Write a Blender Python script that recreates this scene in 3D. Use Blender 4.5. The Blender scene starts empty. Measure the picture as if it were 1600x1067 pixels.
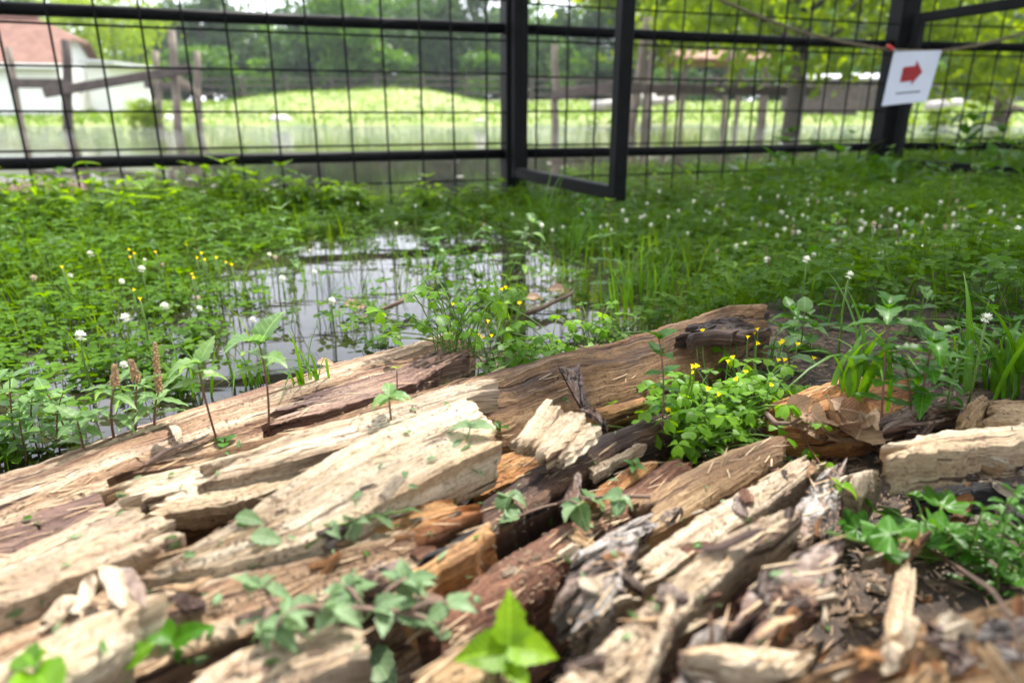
import bpy, math, random
import numpy as np
from mathutils import Vector, Matrix
from mathutils.bvhtree import BVHTree

random.seed(7); RNG = np.random.default_rng(7)
R = math.radians
scene = bpy.context.scene
col = scene.collection

# ------------------------------------------------------------------ camera, sky, sun, exposure
CAM_H = 0.30                                   # lens height above the flood water, metres
FPX = 1067.0                                   # focal length in photograph pixels (24 mm lens)
PITCH = math.atan((533.5 - 180.0) / FPX)       # tilt down to the horizon line
cam = bpy.data.cameras.new('camera'); cam.lens = 24.0; cam.sensor_width = 36.0
cam.clip_start = 0.01; cam.clip_end = 3000
cam.dof.use_dof = True; cam.dof.focus_distance = 0.62; cam.dof.aperture_fstop = 5.0
cam.dof.aperture_blades = 9
camo = bpy.data.objects.new('camera', cam); col.objects.link(camo)
camo.location = (0, 0, CAM_H); camo.rotation_euler = (R(90) - PITCH, 0, 0)
scene.camera = camo

SUN_EL, SUN_AZ = R(60), R(32)                  # azimuth measured from +Y towards +X
world = bpy.data.worlds.new('World'); scene.world = world; world.use_nodes = True
wn = world.node_tree; bg = wn.nodes['Background']
sky = wn.nodes.new('ShaderNodeTexSky'); sky.sky_type = 'NISHITA'; sky.sun_disc = False
sky.sun_elevation = SUN_EL; sky.sun_rotation = SUN_AZ; sky.dust_density = 5.0; sky.air_density = 1.0
tcw = wn.nodes.new('ShaderNodeTexCoord'); mpw = wn.nodes.new('ShaderNodeMapping'); mpw.inputs['Scale'].default_value = (1, 1, 2.6); mpw.inputs['Location'].default_value = (.4, .2, .3)
wn.links.new(tcw.outputs['Generated'], mpw.inputs[0]); cl = wn.nodes.new('ShaderNodeTexNoise'); cl.inputs['Scale'].default_value = 2.6; cl.inputs['Detail'].default_value = 7; cl.inputs['Roughness'].default_value = .58
wn.links.new(mpw.outputs[0], cl.inputs['Vector']); cr_ = wn.nodes.new('ShaderNodeValToRGB'); cr_.color_ramp.elements[0].position = .16; cr_.color_ramp.elements[1].position = .50; wn.links.new(cl.outputs[0], cr_.inputs[0])
cm = wn.nodes.new('ShaderNodeMix'); cm.data_type = 'RGBA'; wn.links.new(cr_.outputs[0], cm.inputs[0]); wn.links.new(sky.outputs[0], cm.inputs[6]); cm.inputs[7].default_value = (9.2, 9.6, 10.6, 1)   # thin bright cloud
wn.links.new(cm.outputs[2], bg.inputs[0]); bg.inputs[1].default_value = 0.15
sl = bpy.data.lights.new('sun', 'SUN'); sl.energy = 5.0; sl.angle = R(0.6); sl.color = (1, .955, .88)
so = bpy.data.objects.new('sun', sl); col.objects.link(so)
SUN_DIR = Vector((math.sin(SUN_AZ) * math.cos(SUN_EL), math.cos(SUN_AZ) * math.cos(SUN_EL), math.sin(SUN_EL)))
so.rotation_euler = SUN_DIR.to_track_quat('Z', 'Y').to_euler(); so.location = (0, 0, 20)
vs = scene.view_settings; vs.view_transform = 'Standard'; vs.look = 'None'; vs.gamma = 1.0
vs.exposure = 1.08

# ------------------------------------------------------------------ from photograph to metres
CP, SP = math.cos(PITCH), math.sin(PITCH)
def ray(px, py):
    u = (px - 800) / FPX; v = (533.5 - py) / FPX
    return np.array([u, CP + v * SP, -SP + v * CP])
def at_z(px, py, z):
    d = ray(px, py); return np.array([0, 0, CAM_H]) + d * ((z - CAM_H) / d[2])
def at_y(px, py, y):
    d = ray(px, py); return np.array([0, 0, CAM_H]) + d * (y / d[1])

# ------------------------------------------------------------------ numpy noise
def vnoise(x, y, seed=0):
    x = np.asarray(x, float); y = np.asarray(y, float)
    xi = np.floor(x).astype(np.int64); yi = np.floor(y).astype(np.int64)
    fx = x - xi; fy = y - yi; fx = fx * fx * (3 - 2 * fx); fy = fy * fy * (3 - 2 * fy)
    def h(a, b):
        n = (a * 374761393 + b * 668265263 + seed * 974634777) & 0x7fffffff
        n = ((n ^ (n >> 13)) * 1274126177) & 0x7fffffff
        n = n ^ (n >> 16)
        return (n & 0xffff) / 65535.0
    a = h(xi, yi); b = h(xi + 1, yi); c = h(xi, yi + 1); d = h(xi + 1, yi + 1)
    return (a + (b - a) * fx) * (1 - fy) + (c + (d - c) * fx) * fy
def fbm(x, y, seed=0, o=4):
    s = 0; a = .5
    for k in range(o):
        s = s + a * vnoise(x * 2 ** k, y * 2 ** k, seed + k * 17); a *= .5
    return s
def sstep(a, b, x):
    t = np.clip((x - a) / (b - a), 0, 1); return t * t * (3 - 2 * t)

# ------------------------------------------------------------------ materials
def nodes_of(name):
    m = bpy.data.materials.new(name); m.use_nodes = True
    nt = m.node_tree; b = nt.nodes['Principled BSDF']
    return m, nt, b
def N(nt, t, **kw):
    n = nt.nodes.new(t)
    for k, v in kw.items():
        if isinstance(k, str) and k.startswith('i_'): n.inputs[int(k[2:])].default_value = v
        else: setattr(n, k, v)
    return n
def ramp(nt, fac, stops):
    r = nt.nodes.new('ShaderNodeValToRGB'); e = r.color_ramp.elements
    while len(e) < len(stops): e.new(0.5)
    for i, (p, c) in enumerate(stops):
        e[i].position = p; e[i].color = c if len(c) == 4 else (*c, 1)
    nt.links.new(fac, r.inputs[0]); return r.outputs[0]
def mixc(nt, fac, a, b, mode='MIX'):
    m = nt.nodes.new('ShaderNodeMix'); m.data_type = 'RGBA'; m.blend_type = mode
    for s, v in ((m.inputs[0], fac), (m.inputs[6], a), (m.inputs[7], b)):
        if hasattr(v, 'is_linked'): nt.links.new(v, s)
        elif isinstance(v, (int, float)): s.default_value = v
        else: s.default_value = (*v, 1) if len(v) == 3 else v
    return m.outputs[2]
def mapped(nt, src, scale, loc=(0, 0, 0)):
    mp = nt.nodes.new('ShaderNodeMapping'); mp.inputs['Scale'].default_value = scale; mp.inputs['Location'].default_value = loc
    nt.links.new(src, mp.inputs[0]); return mp.outputs[0]
def noise(nt, vec, scale=1, detail=4, rough=.55, dist=0):
    n = nt.nodes.new('ShaderNodeTexNoise'); n.inputs['Scale'].default_value = scale
    n.inputs['Detail'].default_value = detail; n.inputs['Roughness'].default_value = rough
    n.inputs['Distortion'].default_value = dist
    if vec is not None: nt.links.new(vec, n.inputs['Vector'])
    return n.outputs[0]
def bump(nt, h, strength, dist, normal=None):
    b = nt.nodes.new('ShaderNodeBump'); b.inputs['Strength'].default_value = strength; b.inputs['Distance'].default_value = dist
    nt.links.new(h, b.inputs['Height'])
    if normal is not None: nt.links.new(normal, b.inputs['Normal'])
    return b.outputs[0]

def wood_mat(name, dark, mid, light, stain=(.05, .025, .018), stain_amt=.5, rough=.75, grit=.5, streak=.5):
    m, nt, b = nodes_of(name); L = nt.links
    uv = N(nt, 'ShaderNodeUVMap').outputs[0]
    warp = noise(nt, mapped(nt, uv, (9, 9, 1)), 1, 2)
    wv = N(nt, 'ShaderNodeVectorMath', operation='SCALE'); L.new(warp, wv.inputs[0]); wv.inputs[3].default_value = .006
    av = N(nt, 'ShaderNodeVectorMath', operation='ADD'); L.new(uv, av.inputs[0]); L.new(wv.outputs[0], av.inputs[1])
    uvw = av.outputs[0]
    band = noise(nt, mapped(nt, uvw, (3.5, 62, 1)), 1, 6, .62)
    fine = noise(nt, mapped(nt, uvw, (15, 560, 1)), 1, 6, .66)
    crack = noise(nt, mapped(nt, uvw, (9, 150, 1), (3, 7, 0)), 1, 3, .5, .08)
    blot = noise(nt, mapped(nt, uvw, (13, 24, 1), (11, 2, 0)), 1, 6, .62)
    mott = noise(nt, mapped(nt, uv, (120, 160, 1)), 1, 5, .7)
    c = ramp(nt, band, [(.36, dark), (.49, mid), (.6, light)])
    c = mixc(nt, streak, c, ramp(nt, fine, [(.36, (.30, .22, .17)), (.47, (.85, .82, .78)), (.6, (1.15, 1.13, 1.1))]), 'MULTIPLY')
    c = mixc(nt, .55, c, ramp(nt, mott, [(.34, (.45, .36, .29)), (.48, (.95, .92, .9)), (.6, (1.12, 1.1, 1.06))]), 'MULTIPLY')
    hf = noise(nt, mapped(nt, uv, (260, 1100, 1), (1, 3, 0)), 1, 4, .7)
    c = mixc(nt, .6, c, ramp(nt, hf, [(.38, (.5, .42, .36)), (.5, (1, 1, 1)), (.6, (1.15, 1.12, 1.08))]), 'MULTIPLY')
    lo = .66 - .3 * stain_amt
    sm = ramp(nt, blot, [(lo, (0, 0, 0)), (lo + .13, (1, 1, 1))])
    sf = N(nt, 'ShaderNodeMath', operation='MULTIPLY'); L.new(sm, sf.inputs[0]); sf.inputs[1].default_value = .35 + .5 * stain_amt
    c = mixc(nt, sf.outputs[0], c, stain)
    cr = ramp(nt, crack, [(.335, (1, 1, 1)), (.375, (0, 0, 0))])
    c = mixc(nt, cr, c, (dark[0] * .35, dark[1] * .3, dark[2] * .3))
    sp = noise(nt, mapped(nt, uv, (330, 420, 1), (5, 1, 0)), 1, 3, .6)
    blot2 = noise(nt, mapped(nt, uv, (30, 30, 1), (2, 9, 0)), 1, 3)
    g = N(nt, 'ShaderNodeMath', operation='MULTIPLY'); L.new(ramp(nt, sp, [(.57, (0, 0, 0)), (.62, (1, 1, 1))]), g.inputs[0])
    L.new(ramp(nt, blot2, [(.42, (0, 0, 0)), (.62, (grit, grit, grit))]), g.inputs[1])
    c = mixc(nt, g.outputs[0], c, (.03, .02, .014))
    L.new(c, b.inputs['Base Color']); b.inputs['Roughness'].default_value = rough
    L.new(ramp(nt, blot, [(lo, (rough, rough, rough)), (lo + .15, (rough * .72,) * 3)]), b.inputs['Roughness'])
    b.inputs['Specular IOR Level'].default_value = .35
    h = N(nt, 'ShaderNodeMath', operation='ADD'); L.new(fine, h.inputs[0]); L.new(band, h.inputs[1])
    h2 = N(nt, 'ShaderNodeMath', operation='SUBTRACT'); L.new(h.outputs[0], h2.inputs[0]); L.new(cr, h2.inputs[1])
    h3 = N(nt, 'ShaderNodeMath', operation='MULTIPLY_ADD'); L.new(mott, h3.inputs[0]); h3.inputs[1].default_value = .6; L.new(h2.outputs[0], h3.inputs[2])
    L.new(bump(nt, h3.outputs[0], 1.0, .004), b.inputs['Normal'])
    return m

def bark_mat(name, c0, c1, c2):
    m, nt, b = nodes_of(name); L = nt.links
    uv = N(nt, 'ShaderNodeUVMap').outputs[0]
    n = noise(nt, mapped(nt, uv, (90, 210, 1)), 1, 7, .7)
    n2 = noise(nt, mapped(nt, uv, (22, 34, 1)), 1, 5, .6)
    fur = noise(nt, mapped(nt, uv, (26, 120, 1), (4, 2, 0)), 1, 4, .6, .8)
    fur2 = noise(nt, mapped(nt, uv, (75, 60, 1), (9, 5, 0)), 1, 3, .55, .6)
    c = ramp(nt, n, [(.38, c0), (.49, c1), (.6, c2)])
    c = mixc(nt, ramp(nt, n2, [(.46, (0, 0, 0)), (.58, (.7, .7, .7))]), c, (c1[0] * .75, c1[1] * .5, c1[2] * .38))
    k1 = ramp(nt, fur, [(.40, (1, 1, 1)), (.46, (0, 0, 0))]); k2 = ramp(nt, fur2, [(.36, (1, 1, 1)), (.40, (0, 0, 0))])
    c = mixc(nt, k1, c, (c0[0] * .28, c0[1] * .24, c0[2] * .22)); c = mixc(nt, k2, c, (c0[0] * .35, c0[1] * .3, c0[2] * .28))
    L.new(c, b.inputs['Base Color']); b.inputs['Roughness'].default_value = .88; b.inputs['Specular IOR Level'].default_value = .25
    h = N(nt, 'ShaderNodeMath', operation='ADD'); L.new(ramp(nt, fur, [(.38, (0, 0, 0)), (.5, (1, 1, 1))]), h.inputs[0]); L.new(n, h.inputs[1])
    h2 = N(nt, 'ShaderNodeMath', operation='SUBTRACT'); L.new(h.outputs[0], h2.inputs[0]); L.new(k2, h2.inputs[1])
    L.new(bump(nt, h2.outputs[0], 1., .003), b.inputs['Normal'])
    return m

def leaf_mat(name, ca, cb, trans=.45, rough=.42, attr=False, spec=.28):
    """green tissue: two tones picked per leaf, light passing through the blade"""
    if ca[1] > ca[0] * 1.1 and 'wilted' not in name and 'seedling' not in name:
        ca = (ca[0] * .62, ca[1] * .72, ca[2] * .24); cb = (cb[0] * .76, cb[1] * .88, cb[2] * .28)
    m, nt, b = nodes_of(name); L = nt.links
    if attr:
        a = N(nt, 'ShaderNodeAttribute'); a.attribute_name = 'tone'; f = a.outputs['Fac']
    else:
        f = N(nt, 'ShaderNodeObjectInfo').outputs['Random']
    geo = N(nt, 'ShaderNodeNewGeometry')
    nz = noise(nt, mapped(nt, geo.outputs['Position'], (160, 160, 160)), 1, 3)
    c = mixc(nt, f, ca, cb)
    c = mixc(nt, .5, c, ramp(nt, nz, [(.3, (.66, .7, .6)), (.65, (1.15, 1.12, 1.1))]), 'MULTIPLY')
    if not attr:                                        # midrib and side veins in the blade's own coordinates
        oc = N(nt, 'ShaderNodeTexCoord').outputs['Object']; sx = N(nt, 'ShaderNodeSeparateXYZ'); L.new(oc, sx.inputs[0])
        ab = N(nt, 'ShaderNodeMath', operation='ABSOLUTE'); L.new(sx.outputs[0], ab.inputs[0])
        q = N(nt, 'ShaderNodeMath', operation='MULTIPLY_ADD'); L.new(ab.outputs[0], q.inputs[0]); q.inputs[1].default_value = -.9; L.new(sx.outputs[1], q.inputs[2])
        sn = N(nt, 'ShaderNodeMath', operation='MULTIPLY'); L.new(q.outputs[0], sn.inputs[0]); sn.inputs[1].default_value = 46.
        si = N(nt, 'ShaderNodeMath', operation='SINE'); L.new(sn.outputs[0], si.inputs[0])
        v1 = ramp(nt, si.outputs[0], [(.86, (0, 0, 0)), (1., (.5, .5, .5))]); v2 = ramp(nt, ab.outputs[0], [(.006, (.8, .8, .8)), (.022, (0, 0, 0))])
        vv = N(nt, 'ShaderNodeMath', operation='MAXIMUM'); L.new(v1, vv.inputs[0]); L.new(v2, vv.inputs[1])
        c = mixc(nt, vv.outputs[0], c, tuple(min(1, x_ * 1.5 + .02) for x_ in cb)); L.new(bump(nt, vv.outputs[0], -.5, .0012), b.inputs['Normal'])
    L.new(c, b.inputs['Base Color']); b.inputs['Roughness'].default_value = rough
    b.inputs['Specular IOR Level'].default_value = spec
    t = N(nt, 'ShaderNodeBsdfTranslucent')
    hs = N(nt, 'ShaderNodeHueSaturation'); hs.inputs['Hue'].default_value = .483; hs.inputs['Saturation'].default_value = 1.12; hs.inputs['Value'].default_value = 1.75
    L.new(c, hs.inputs['Color']); L.new(hs.outputs[0], t.inputs[0])
    mx = N(nt, 'ShaderNodeMixShader'); mx.inputs[0].default_value = trans
    L.new(b.outputs[0], mx.inputs[1]); L.new(t.outputs[0], mx.inputs[2])
    L.new(mx.outputs[0], nt.nodes['Material Output'].inputs[0])
    return m

def plain_mat(name, c, rough=.6, var=.25, scale=40, metallic=0, bumpd=0):
    m, nt, b = nodes_of(name); L = nt.links
    tc = N(nt, 'ShaderNodeTexCoord').outputs['Object']
    nz = noise(nt, mapped(nt, tc, (scale,) * 3), 1, 5, .6)
    k = 1 - var; j = 1 + var
    cc = ramp(nt, nz, [(.3, tuple(x * k for x in c)), (.7, tuple(min(1, x * j) for x in c))])
    L.new(cc, b.inputs['Base Color']); b.inputs['Roughness'].default_value = rough; b.inputs['Metallic'].default_value = metallic
    if bumpd: L.new(bump(nt, nz, .6, bumpd), b.inputs['Normal'])
    return m

M = {}
M['pale'] = wood_mat('pale_sapwood', (.46, .33, .20), (.63, .50, .35), (.74, .64, .49), (.33, .20, .12), .3, .8, .7, .4)
M['pale2'] = wood_mat('weathered_pale_wood', (.36, .265, .18), (.54, .43, .31), (.70, .60, .47), (.21, .14, .10), .48, .82, .9, .45)
M['tan'] = wood_mat('tan_split_wood', (.26, .15, .075), (.46, .30, .16), (.60, .44, .27), (.13, .07, .04), .45, .8, .8, .5)
M['orange'] = wood_mat('orange_heartwood', (.25, .10, .035), (.48, .22, .075), (.62, .36, .16), (.14, .06, .03), .4, .75, .6, .55)
M['brown'] = wood_mat('brown_log_wood', (.12, .062, .032), (.28, .16, .08), (.42, .27, .145), (.05, .028, .02), .55, .75, 1., .6)
M['purple'] = wood_mat('purplish_brown_wood', (.14, .075, .06), (.28, .17, .13), (.42, .30, .23), (.09, .05, .05), .5, .7, .9, .55)
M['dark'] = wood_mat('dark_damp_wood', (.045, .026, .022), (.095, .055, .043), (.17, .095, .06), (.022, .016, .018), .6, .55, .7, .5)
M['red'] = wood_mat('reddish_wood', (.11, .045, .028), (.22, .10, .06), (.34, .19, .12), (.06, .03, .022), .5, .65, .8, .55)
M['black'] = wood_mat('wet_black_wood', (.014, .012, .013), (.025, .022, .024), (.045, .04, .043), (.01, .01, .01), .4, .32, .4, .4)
M['striped'] = wood_mat('striped_weathered_wood', (.17, .09, .06), (.42, .28, .175), (.68, .56, .42), (.24, .12, .075), .6, .8, .9, .55)
M['bark'] = bark_mat('grey_bark', (.17, .15, .14), (.32, .29, .27), (.48, .45, .42))
M['bark_brown'] = bark_mat('brown_bark', (.13, .09, .075), (.24, .18, .15), (.38, .31, .27))
M['deadleaf'] = leaf_mat('dry_brown_leaf', (.19, .105, .055), (.38, .25, .155), .15, .6)
M['clover'] = leaf_mat('clover_leaf', (.055, .135, .012), (.14, .26, .025), .42, .5, True, .14)
M['grass'] = leaf_mat('grass_blade', (.075, .15, .018), (.17, .26, .045), .45, .5, True, .14)
M['blade'] = leaf_mat('tuft_blade', (.06, .16, .022), (.12, .25, .045), .45, .4)
M['nettle'] = leaf_mat('nettle_leaf', (.11, .21, .012), (.21, .34, .022), .5, .5)
M['oxalis'] = leaf_mat('oxalis_leaf', (.10, .23, .018), (.20, .37, .03), .45, .45)
M['seedling'] = leaf_mat('seedling_leaf', (.10, .20, .06), (.17, .29, .09), .42, .42)
M['wilted'] = leaf_mat('wilted_leaf', (.10, .18, .07), (.20, .29, .15), .35, .5)
M['fresh'] = leaf_mat('fresh_yellow_leaf', (.16, .30, .02), (.27, .42, .04), .5, .45)
M['geranium'] = leaf_mat('lobed_leaf', (.05, .16, .03), (.08, .21, .035), .4, .4)
M['darkleaf'] = leaf_mat('dark_green_leaf', (.035, .10, .025), (.06, .15, .035), .4, .4)
M['stem_g'] = plain_mat('green_stem', (.09, .17, .02), .5)
M['stem_r'] = plain_mat('red_stem', (.13, .055, .03), .5)
M['twig'] = plain_mat('brown_twig', (.16, .10, .07), .75, .4, 200, 0, .0008)
M['seed'] = plain_mat('brown_seed_spike', (.36, .23, .12), .8, .4, 300)
M['petal_w'] = leaf_mat('white_clover_floret', (.66, .66, .56), (.78, .77, .70), .3, .6, False, .2)
M['petal_f'] = leaf_mat('faded_clover_floret', (.40, .31, .22), (.55, .46, .36), .25, .7, False, .2)
M['petal_y'] = leaf_mat('yellow_petal', (.85, .66, .01), (.90, .74, .02), .3, .5, False, .2)
M['petal_p'] = leaf_mat('mauve_petal', (.35, .2, .38), (.45, .28, .45), .3, .5)
M['steel'] = plain_mat('black_painted_steel', (.005, .0055, .006), .5, .35, 25)
M['wire'] = plain_mat('black_mesh_wire', (.007, .007, .008), .55, .3, 60)
M['bolt'] = plain_mat('bolt_head', (.35, .36, .37), .4, .2, 60, .8)
M['paper'] = plain_mat('white_paper_in_shade', (.56, .59, .68), .6, .03, 12)  # white sheet greyed and blued so its colour carries the shade
M['ink_red'] = plain_mat('red_ink', (.27, .004, .007), .6, .08, 30)
M['ink_black'] = plain_mat('black_ink', (.03, .03, .04), .6, .1, 30)
M['clip'] = plain_mat('red_plastic', (.6, .02, .015), .4, .1, 30)
M['rope'] = plain_mat('hemp_rope', (.15, .12, .07), .9, .4, 160, 0, .002)
M['oldwood'] = plain_mat('old_fence_wood', (.18, .145, .11), .85, .4, 6, 0, .01)
M['oldwood2'] = plain_mat('dark_fence_wood', (.075, .056, .046), .85, .4, 6, 0, .01)
M['plaster'] = plain_mat('white_plaster', (.72, .72, .70), .85, .06, 1.5)
M['shedroof'] = plain_mat('grey_roof_sheet', (.42, .43, .44), .6, .15, 3)
M['glass'] = plain_mat('dark_window', (.04, .05, .055), .15, .2, 3)
M['stone'] = plain_mat('pale_stone', (.5, .46, .42), .85, .25, 4, 0, .02)
M['treebark'] = plain_mat('tree_bark', (.085, .07, .055), .9, .45, 7, 0, .02)
M['crown_y'] = leaf_mat('sunny_yellow_foliage', (.15, .24, .03), (.30, .38, .04), .5, .5, True)
M['crown_g'] = leaf_mat('green_foliage', (.045, .12, .03), (.11, .21, .055), .45, .5, True)
M['crown_d'] = leaf_mat('dark_blue_green_foliage', (.025, .062, .035), (.055, .11, .06), .4, .5, True)
M['flecks'] = plain_mat('floating_flecks', (.20, .22, .10), .6, .5, 90)
M['scum'] = plain_mat('pale_scum_sparkle', (.42, .42, .34), .5, .4, 20)  # floating scum, its colour lightened to paint in the pond's sparkle
M['fibre'] = leaf_mat('torn_fibre', (.36, .22, .12), (.72, .58, .40), .1, .8, True, .2)
M['litter'] = leaf_mat('wood_litter', (.05, .032, .022), (.30, .20, .135), .05, .8, True)

for k in ('steel', 'wire'): M[k].node_tree.nodes['Principled BSDF'].inputs['Specular IOR Level'].default_value = .07
def tile_mat():
    m, nt, b = nodes_of('red_clay_tiles'); L = nt.links
    uv = N(nt, 'ShaderNodeUVMap').outputs[0]
    br = N(nt, 'ShaderNodeTexBrick'); br.inputs['Scale'].default_value = 1; br.inputs['Brick Width'].default_value = .22; br.inputs['Row Height'].default_value = .17
    br.inputs['Mortar Size'].default_value = .012; br.inputs['Color1'].default_value = (.155, .075, .052, 1); br.inputs['Color2'].default_value = (.22, .115, .08, 1); br.inputs['Mortar'].default_value = (.12, .05, .035, 1)
    L.new(uv, br.inputs['Vector']); nz = noise(nt, mapped(nt, uv, (1.5, 1.5, 1)), 1, 4)
    c = mixc(nt, .5, br.outputs[0], ramp(nt, nz, [(.3, (.7, .65, .6)), (.7, (1.2, 1.15, 1.1))]), 'MULTIPLY')
    L.new(c, b.inputs['Base Color']); b.inputs['Roughness'].default_value = .85
    L.new(bump(nt, br.outputs[1], -.5, .02), b.inputs['Normal']); return m
M['tiles'] = tile_mat()

def ground_mat():
    m, nt, b = nodes_of('ground_cover'); L = nt.links
    geo = N(nt, 'ShaderNodeNewGeometry'); pos = geo.outputs['Position']
    sx = N(nt, 'ShaderNodeSeparateXYZ'); L.new(pos, sx.inputs[0])
    n1 = noise(nt, mapped(nt, pos, (60, 60, 60)), 1, 6, .68)
    n2 = noise(nt, mapped(nt, pos, (9, 9, 9)), 1, 4)
    soil = ramp(nt, n1, [(.3, (.016, .011, .008)), (.5, (.05, .032, .022)), (.68, (.13, .085, .055))])
    moss = ramp(nt, n1, [(.3, (.012, .025, .008)), (.7, (.04, .07, .018))])
    near = mixc(nt, ramp(nt, n2, [(.4, (0, 0, 0)), (.6, (1, 1, 1))]), soil, moss)
    yy = N(nt, 'ShaderNodeMapRange'); L.new(sx.outputs[1], yy.inputs[0]); yy.inputs[1].default_value = .8; yy.inputs[2].default_value = 1.2
    nr = mixc(nt, yy.outputs[0], soil, near)
    g1 = noise(nt, mapped(nt, pos, (1.1, 1.1, 1.1)), 1, 6, .65)
    g2 = noise(nt, mapped(nt, pos, (.25, .25, .25)), 1, 3)
    gr = ramp(nt, g1, [(.36, (.08, .125, .016)), (.5, (.14, .195, .026)), (.62, (.22, .25, .06))])
    gr = mixc(nt, ramp(nt, g2, [(.5, (0, 0, 0)), (.68, (.4, .4, .4))]), gr, (.25, .25, .12))
    y2 = N(nt, 'ShaderNodeMapRange'); L.new(sx.outputs[1], y2.inputs[0]); y2.inputs[1].default_value = 4; y2.inputs[2].default_value = 8
    c = mixc(nt, y2.outputs[0], nr, gr)
    L.new(c, b.inputs['Base Color']); b.inputs['Roughness'].default_value = .85
    L.new(bump(nt, n1, .8, .006), b.inputs['Normal']); return m
M['ground'] = ground_mat()

def water_mat():
    m, nt, b = nodes_of('flood_water'); L = nt.links
    geo = N(nt, 'ShaderNodeNewGeometry'); pos = geo.outputs['Position']
    sx = N(nt, 'ShaderNodeSeparateXYZ'); L.new(pos, sx.inputs[0])
    b.inputs['Base Color'].default_value = (.018, .016, .012, 1)
    nz = noise(nt, mapped(nt, pos, (.6, .9, 1)), 1, 4)
    L.new(ramp(nt, nz, [(.4, (.016, .014, .010)), (.7, (.05, .045, .03))]), b.inputs['Base Color'])
    b.inputs['Roughness'].default_value = .015; b.inputs['IOR'].default_value = 1.33
    far = N(nt, 'ShaderNodeMapRange'); L.new(sx.outputs[1], far.inputs[0]); far.inputs[1].default_value = 5.; far.inputs[2].default_value = 18
    far.inputs[3].default_value = .012; far.inputs[4].default_value = 1.2
    r1 = noise(nt, mapped(nt, pos, (4, 9, 1)), 1, 3, .5)
    bp = nt.nodes.new('ShaderNodeBump'); bp.inputs['Distance'].default_value = .05
    L.new(far.outputs[0], bp.inputs['Strength']); L.new(r1, bp.inputs['Height'])
    L.new(bp.outputs[0], b.inputs['Normal'])
    return m
M['water'] = water_mat()

# ------------------------------------------------------------------ object helpers
def new_mesh(name, V, Fs, mat, smooth=False, uv=None, tone=None):
    me = bpy.data.meshes.new(name)
    V = np.asarray(V, np.float32).reshape(-1, 3)
    if isinstance(Fs, np.ndarray):
        k = Fs.shape[1]; nf = len(Fs)
        me.vertices.add(len(V)); me.vertices.foreach_set('co', V.ravel())
        me.loops.add(nf * k); me.loops.foreach_set('vertex_index', Fs.astype(np.int32).ravel())
        me.polygons.add(nf); me.polygons.foreach_set('loop_start', np.arange(0, nf * k, k, dtype=np.int32))
        try: me.polygons.foreach_set('loop_total', np.full(nf, k, np.int32))
        except Exception: pass
        me.update(calc_edges=True)
    else:
        me.from_pydata(V.tolist(), [], [tuple(int(i) for i in f) for f in Fs]); me.update()
    if mat is not None: me.materials.append(mat)
    if smooth: me.polygons.foreach_set('use_smooth', np.ones(len(me.polygons), bool))
    if uv is not None:
        li = np.empty(len(me.loops), np.int32); me.loops.foreach_get('vertex_index', li)
        ul = me.uv_layers.new(name='UVMap'); ul.data.foreach_set('uv', np.asarray(uv, np.float32)[li].ravel())
    if tone is not None:
        at = me.attributes.new('tone', 'FLOAT', 'FACE'); at.data.foreach_set('value', np.asarray(tone, np.float32))
    me.validate(verbose=False)
    return me
def link(name, me, parent=None):
    o = bpy.data.objects.new(name, me); col.objects.link(o)
    if parent is not None: o.parent = parent
    return o
def tag(o, label=None, cat=None, group=None, kind=None):
    if label: o['label'] = label
    if cat: o['category'] = cat
    if group: o['group'] = group
    if kind: o['kind'] = kind
    return o
def thing(name, label, cat, loc=(0, 0, 0), group=None):
    o = bpy.data.objects.new(name, None); col.objects.link(o); o.empty_display_size = .02
    o.location = [float(x) for x in loc]; return tag(o, label, cat, group)

def box_arrays(c, s, rot=None, bev=0.0):
    """box with chamfered vertical and horizontal edges"""
    hx, hy, hz = [x / 2 for x in s]; b = min(bev, hx * .9, hy * .9, hz * .9)
    V = []; idx = {}
    if b <= 0:
        V = [(x * hx, y * hy, z * hz) for x in (-1, 1) for y in (-1, 1) for z in (-1, 1)]
        Fc = [(0, 1, 3, 2), (4, 6, 7, 5), (0, 4, 5, 1), (2, 3, 7, 6), (0, 2, 6, 4), (1, 5, 7, 3)]
    else:
        Fc = []
        for sx in (-1, 1):
            for sy in (-1, 1):
                for sz in (-1, 1):
                    for ax, p in (('x', (sx * hx, sy * (hy - b), sz * (hz - b))), ('y', (sx * (hx - b), sy * hy, sz * (hz - b))), ('z', (sx * (hx - b), sy * (hy - b), sz * hz))):
                        idx[(ax, sx, sy, sz)] = len(V); V.append(p)
        I = idx
        for s_ in (-1, 1):
            q = [(-1, -1), (1, -1), (1, 1), (-1, 1)]
            Fc.append([I[('x', s_, a, c2)] for a, c2 in q]); Fc.append([I[('y', a, s_, c2)] for a, c2 in q]); Fc.append([I[('z', a, c2, s_)] for a, c2 in q])
            for t in (-1, 1):
                Fc.append([I[('x', s_, t, -1)], I[('x', s_, t, 1)], I[('y', s_, t, 1)], I[('y', s_, t, -1)]])
                Fc.append([I[('x', s_, -1, t)], I[('x', s_, 1, t)], I[('z', s_, 1, t)], I[('z', s_, -1, t)]])
                Fc.append([I[('y', -1, s_, t)], I[('y', 1, s_, t)], I[('z', 1, s_, t)], I[('z', -1, s_, t)]])
                for w in (-1, 1): Fc.append([I[('x', s_, t, w)], I[('y', s_, t, w)], I[('z', s_, t, w)]])
    V = np.array(V, float)
    if rot is not None: V = V @ np.array(rot).T
    return V + np.array(c), Fc
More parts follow.
